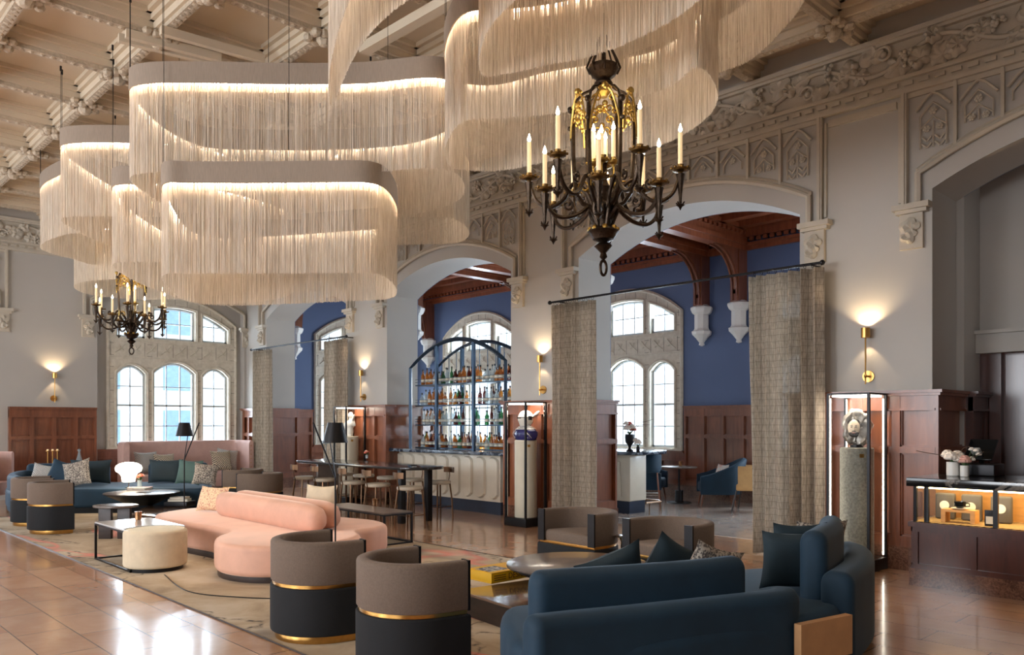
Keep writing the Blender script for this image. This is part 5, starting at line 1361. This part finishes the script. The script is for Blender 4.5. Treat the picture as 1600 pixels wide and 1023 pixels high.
# the bar's return end beyond the pier, and its footrail
t = thing('bar_end', 'cream end of the bar with dark marble top beyond the curtain', 'bar', (11.5, 9.05, 0))
MB().pad(catmull([(-.42, .6), (-.42, -.35), (-.25, -.55), (.5, -.5), (.62, -.2), (.62, .6)], 4), 1.04, 1.10, .008).build('countertop', NMARB, t)
MB().rbox(-.3, .18, -.3, .55, .22, 1.04, .02).build('body', CREAM, t); MB().box(-.28, .16, -.28, .55, 0, .22).build('plinth', NAVYP, t)
m = MB(); m.tube([(-.32, -.12, .3), (-.325, -.09, .9), (-.325, .1, .98), (-.325, .3, .9), (-.32, .33, .3)], .012, 5); m.build('panel_bead', CREAM, t)
m = MB(); m.tube([(-.1, -.5, .2), (.3, -.52, .2), (.42, -.4, .2), (.44, -.1, .2)], .018, 8); m.tube([(.0, -.5, .2), (.0, -.5, 0)], .01, 5); m.tube([(.38, -.45, .2), (.4, -.46, 0)], .01, 5); m.build('foot_rail', BRZ, t)
random.seed(12)
vase_flowers(AT(984, 705, 1.1), 'black urn with white and coral flowers on the bar end', [(.06, 0), (.065, .02), (.02, .05), (.03, .1), (.075, .16), (.085, .24), (.08, .3), (.05, .3)], BLACKM, [(-.08, 0, .40, .075, 0), (.0, -.05, .42, .07, 0), (.09, 0, .38, .07, 2), (.03, .03, .47, .06, 2), (-.04, .05, .48, .055, 0)], [[(0, 0, .3), (.12, -.1, .5), (.24, -.18, .52), (.33, -.26, .56)], [(0, 0, .3), (.1, -.12, .46), (.3, -.2, .46)]], 8)
vase_flowers(AT(997, 707, 1.1), 'small vase with one white bloom beside the black urn', [(.03, 0), (.035, .02), (.03, .09), (.02, .11)], BLACKM, [(0, 0, .17, .07, 0), (-.03, .03, .21, .05, 0)], (), 4)
# ================================================================ aisle seating
def lounge(p, rz, mat, lab, legm, tub=False):
    t = thing('lounge_chair', lab, 'armchair', tuple(p), rz); r = .36
    if tub:
        MB().sweep(U(.30, .12, 16), [(0, .42), (-.05, .42), (-.05, .80), (-.025, .82), (0, .80)]).build('backrest', mat, t, ang=60)
        MB().pad(U(.27, .16, 16), .38, .50, .03).build('seat', mat, t, ang=60)
        for a, b in ((-.22, -.2), (-.22, .2), (.22, -.2), (.22, .2)): MB().tube([(a*.8, b*.8, .38), (a*1.15, b*1.15, 0)], .014, 6).build('leg', legm, t)
        MB().tube([(-.22, -.2, .2), (-.22, .2, .2)], .008, 5).build('stretcher', legm, t); return t
    path = [(.34, -.34), (.1, -.35), (-.15, -.34), (-.3, -.22), (-.36, 0), (-.3, .22), (-.15, .34), (.1, .35), (.34, .34)]; path = catmull(path, 5, False); L = len(path); R = []
    for i, p_ in enumerate(path):
        f_ = math.sin(PI*i/(L-1))**1.6; zt = .58+.34*f_; a = path[max(0, i-1)]; b = path[min(L-1, i+1)]; dx, dy = b[0]-a[0], b[1]-a[1]; l = math.hypot(dx, dy); nx, ny = dy/l, -dx/l; ln = .10*f_
        R.append([(p_[0]+nx*o-(ln if z > .5 else 0), p_[1]+ny*o, z) for o, z in ((0, .24), (.0, zt-.03), (-.03, zt), (-.07, zt), (-.10, zt-.03), (-.10, .24))])
    MB().ring_stack(R).build('backrest', mat, t, ang=60)
    MB().rbox(-.27, .34, -.26, .26, .26, .46, .04).build('seat', mat, t, ang=60)
    for a, b in ((-.28, -.26), (-.28, .26), (.28, -.26), (.28, .26)): MB().tube([(a, b, .25), (a*1.15, b*1.12, 0)], [.02, .012], 6).build('leg', legm, t)
    return t
lounge(W(1120, 15.6), face(180-8), TEAL, 'blue green lounge chair right of the round cafe table', WALNUT)
pillow(W(1124, 15.6, .47), .36, .34, face(-70), -.3, PATP, 'peach and white cushion on the right lounge chair', None, .06)
lounge(W(1012, 16.75), face(-20), TEAL, 'blue lounge chair behind the round cafe table', WALNUT)
pillow(W(1016, 16.7, .47), .4, .38, face(30), -.25, PATP, 'peach and grey cushion on the far lounge chair', None, .06)
lounge(W(1170, 14.6), face(150), TAN, 'tan tub chair half hidden by the curtain', DARKW, True)
t = thing('cafe_table', 'round grey pedestal table between the lounge chairs', 'table', tuple(W(1061, 16.1)))
MB().lathe([(.28, .70), (.355, .70), (.36, .715), (.355, .725)], n=36).build('tabletop', OAKB, t); MB().cyl(0, 0, .2, .70, .02, n=10).build('stem', BLACKM, t); MB().lathe([(.24, 0), (.24, .02), (.08, .025), (.08, .25), (.02, .25)], n=28).build('base', BLACKM, t)
tumbler(W(1063, 16.1, .726), 'lit peach candle glass on the round cafe table')
# bar stool with wooden legs at the bar end
t = thing('bar_stool', 'blue bar stool with walnut legs at the bar end', 'stool', tuple(W(1013, 14.95)), face(170))
MB().sweep(U(.24, .06, 16), [(0, .74), (-.04, .74), (-.04, 1.0), (-.02, 1.02), (0, 1.0)]).build('backrest', TEAL, t, ang=60); MB().pad(U(.22, .14, 16), .68, .77, .03).build('seat', TEAL, t, ang=60)
for a, b in ((-.16, -.16), (-.16, .16), (.18, -.16), (.18, .16)): MB().tube([(a, b, .68), (a*1.35, b*1.35, 0)], .014, 6).build('leg', WALNUT, t)
MB().tube([(-.2, -.2, .28), (.22, -.2, .28), (.22, .2, .28), (-.2, .2, .28)], .007, 5, True).build('foot_rail', CHROME, t)
# ================================================================ pastry counter
X0, Y1c, Y0c = 8.36, 3.02, .9
t = thing('pastry_counter', 'pastry counter with glass vitrine, black marble top and mahogany front', 'counter', (X0, Y1c, 0))
m = MB(); m.rbox(-.05, 1.0, Y0c-Y1c, .05, .975, 1.06, .006); m.build('countertop', BMARB, t)
m = MB(); m.box(.0, .9, Y0c-Y1c, 0, .17, .60)
m.T = lambda u, q, z: (-q, -u, z)
for k in range(5):
    u = .52*k; m.box(u, u+.05, 0, .02, .2, .56)
m.box(0, 2.1, 0, .022, .17, .22); m.box(0, 2.1, 0, .022, .53, .60); m.box(-.03, 2.1, 0, .05, .58, .625)
m.T = lambda u, q, z: (u, q, z); m.box(0, .9, 0, .022, .53, .60); m.box(-.03, .9, -.01, .04, .58, .625); m.box(0, .9, 0, .02, .17, .22); m.box(0, .05, 0, .02, .2, .6)
m.build('wood_front', WOODD, t); MB().box(-.03, .9, Y0c-Y1c, .03, 0, .17).build('granite_plinth', GRANITE, t)
MB().box(.0, .62, Y0c-Y1c, -.0, .605, .63).build('slatted_tray', SLATM, t)
m = MB(); m.box(.62, .65, Y0c-Y1c, 0, .6, .975); m.build('wooden_back', TANW, t)
for y in (-.12, -.72, -1.5): MB().box(0.0, .035, y-.02, y+.02, .625, .975).build('glazing_bar', BLACKM, t)
MB().box(.0, .03, -.03, 0, .625, .975).build('glazing_bar', BLACKM, t)
m = MB(); m.box(.0, .004, Y0c-Y1c, 0, .625, .975); m.box(0, .62, -.004, 0, .625, .975); m.build('glass', GLASSC, t)
m = MB(); m.box(.04, .06, Y0c-Y1c, -.03, .955, .97); m.build('led_strip', LEDC, t)
lamp('AREA', 'vitrine light', (X0+.3, 2.2, .965), 5, (1, .74, .4), shape='RECTANGLE', size=.4, size_y=1.5)
def onc(px, y, z): return AT(px, y, z)
# things inside the vitrine
b = thing('riser', 'wooden arch riser in the vitrine carrying a cup', 'stand', (X0+.2, 2.66, .632), PI/2)
MB().box(-.15, .15, -.07, .07, .10, .125).build('top', TANW, b); 
for q in (-.13, .13): MB().box(q-.02, q+.02, -.07, .07, 0, .10).build('leg', TANW, b)
b = thing('espresso_cup', 'patterned cup and saucer on the wooden riser in the vitrine', 'cup', (X0+.2, 2.66, .758))
MB().lathe([(.02, 0), (.075, .008), (.08, .014), (.03, .012)], n=20).build('saucer', CERAM, b); MB().lathe([(.025, .014), (.05, .03), (.055, .075), (.05, .075), (.045, .03), (.01, .025)], n=20).build('cup', SCREEN, b)
MB().tube([(.0, -.055, .065), (0, -.085, .06), (0, -.085, .035), (0, -.05, .03)], .006, 5).build('handle', SCREEN, b)
for i, y in enumerate((2.86, 2.62, 2.36)):
    b = thing('coffee_bag', ['dark coffee bag with round white label, left in the vitrine', 'dark coffee bag with round white label behind the cup', 'dark coffee bag with round white label, right in the vitrine'][i], 'bag', (X0+.42, y, .631))
    MB().rbox(-.035, .035, -.09, .09, 0, .26, .02).build('bag', GREYBAG, b); m = MB(); m.T = lambda x, y_, z: (-z, x, y_); m.cyl(0, .14, .035, .04, .045, n=20); m.build('label', LABELW, b)
b = thing('cake_stand', 'wooden cake stand with sandwiches at the right of the vitrine', 'cake stand', (X0+.25, 1.82, .631)); MB().lathe([(.07, 0), (.04, .05), (.05, .09), (.14, .10), (.14, .115)], n=24).build('stand', TANW, b)
for i in range(3):
    s = thing('sandwich', ['sandwich at the left on the cake stand', 'sandwich in the middle of the cake stand', 'sandwich at the right on the cake stand'][i], 'sandwich', (X0+.22+.03*i, 1.90-.08*i, .747), .3*i)
    MB().rbox(-.04, .04, -.03, .03, 0, .016, .006).build('bread', SANDW, s); MB().box(-.038, .038, -.029, .029, .016, .026).build('filling', LEAFG, s); MB().rbox(-.04, .04, -.03, .03, .026, .044, .006).build('bread', SANDW, s)
b = thing('menu_card', 'small framed card standing in the vitrine by the glazing bar', 'sign', (X0+.1, 2.37, .631), .2); MB().rbox(-.006, .006, -.045, .045, 0, .15, .003).build('frame', BLACKM, b); MB().box(-.008, -.006, -.035, .035, .02, .09).build('card', PAPER, b)
# on the counter
random.seed(6)
vase_flowers(AT(1489, 743, 1.06), 'larger white cylinder vase of white peonies on the pastry counter', [(.055, 0), (.06, .004), (.06, .14), (.05, .14)], CERAM, [(-.05, .0, .19, .075, 0), (.04, -.03, .20, .075, 0), (0, .05, .21, .07, 0), (-.02, -.06, .17, .06, 0)], [[(0, 0, .13), (-.05, .1, .21), (-.1, .22, .23), (-.15, .3, .25)], [(0, 0, .13), (.05, -.08, .28), (.07, -.14, .3)]], 5)
vase_flowers(AT(1507, 744, 1.06), 'smaller white cylinder vase of blush peonies on the pastry counter', [(.036, 0), (.04, .004), (.04, .11), (.03, .11)], CERAM, [(0, 0, .16, .07, 1), (.05, -.05, .17, .04, 0), (.1, -.1, .22, .03, 0), (.02, -.1, .26, .03, 0), (.08, -.04, .27, .03, 0)], [[(0, 0, .1), (.04, -.08, .2), (.05, -.16, .25)]], 5)
t = thing('payment_terminal', 'black payment terminal with tilted screen on the pastry counter', 'register', tuple(AT(1533, 742, 1.06)), 0)
MB().rbox(-.17, .17, -.17, .17, 0, .12, .01).build('cash_drawer', BLACKM, t)
m = MB(); place(m, (.02, 0, .13), (0, 0, 0)); m.tube([(.0, 0, 0), (-.03, 0, .08)], .03, 8); m.build('stand', BLACKM, t)
m = MB(); place(m, (.0, 0, .26), (0, -.75, 0)); m.rbox(-.15, .15, -.13, .13, -.01, .01, .008); m.build('screen', SCREEN, t)
m = MB(); place(m, (-.1, .02, .25), (0, .6, 0)); m.rbox(-.05, .06, -.05, .05, -.012, .012, .01); m.build('card_reader', GREYP, t)
# ================================================================ far left odds
t = thing('console_table', 'glass topped console against the end wall panelling', 'console table', (5.0, 18.85, 0))
MB().pad([(x*.75, y*.26) for x, y in arc(0, 0, 1, 0, 2*PI, 30)[:-1]], .72, .735, .004).build('tabletop', GLASSC, t)
for x in (-.45, .45):
    MB().tube([(x, -.15, 0), (x, -.15, .72), (x, .15, .72), (x, .15, 0)], .012, 5).build('leg', BRASS, t)
for i, px in enumerate((76, 82, 88)):
    b = thing('candle_holder', ['tall brass candle holder, left of three on the console', 'tall brass candle holder, middle of three on the console', 'tall brass candle holder, right of three on the console'][i], 'candle holder', (4.62+i*.09, 18.82, .735)); MB().lathe([(.04, 0), (.04, .01), (.01, .02), (.01, .26), (.045, .27), (.045, .28)], n=14).build('stem', BRASS, b)
    MB().cyl(0, 0, .28, .31, .02, n=10).build('candle', WAX, b)
t = thing('decanter', 'clear faceted decanter on the console', 'decanter', (5.22, 18.82, .735)); MB().lathe([(.07, 0), (.075, .02), (.03, .18), (.022, .24)], n=8).build('body', CLEARG, t, ang=10); MB().lathe([(.018, .24), (.035, .27), (.035, .29), (.005, .31)], n=8).build('stopper', CLEARG, t, ang=10)
t = thing('wing_chair', 'dusty pink chair cut off by the left edge of the photo', 'armchair', tuple(W(-16, 15.6)), face(0))
MB().sweep(U(.36, .25, 14), [(0, .35), (-.08, .35), (-.08, 1.0), (-.04, 1.03), (0, 1.0)]).build('backrest', BLUSH, t, ang=60); MB().pad(U(.3, .28, 14), .2, .46, .04).build('seat', BLUSH, t, ang=60)
for a, b in ((-.2, -.22), (-.2, .22), (.2, -.22), (.2, .22)): MB().tube([(a, b, .2), (a, b, 0)], .018, 6).build('leg', DARKW, t)
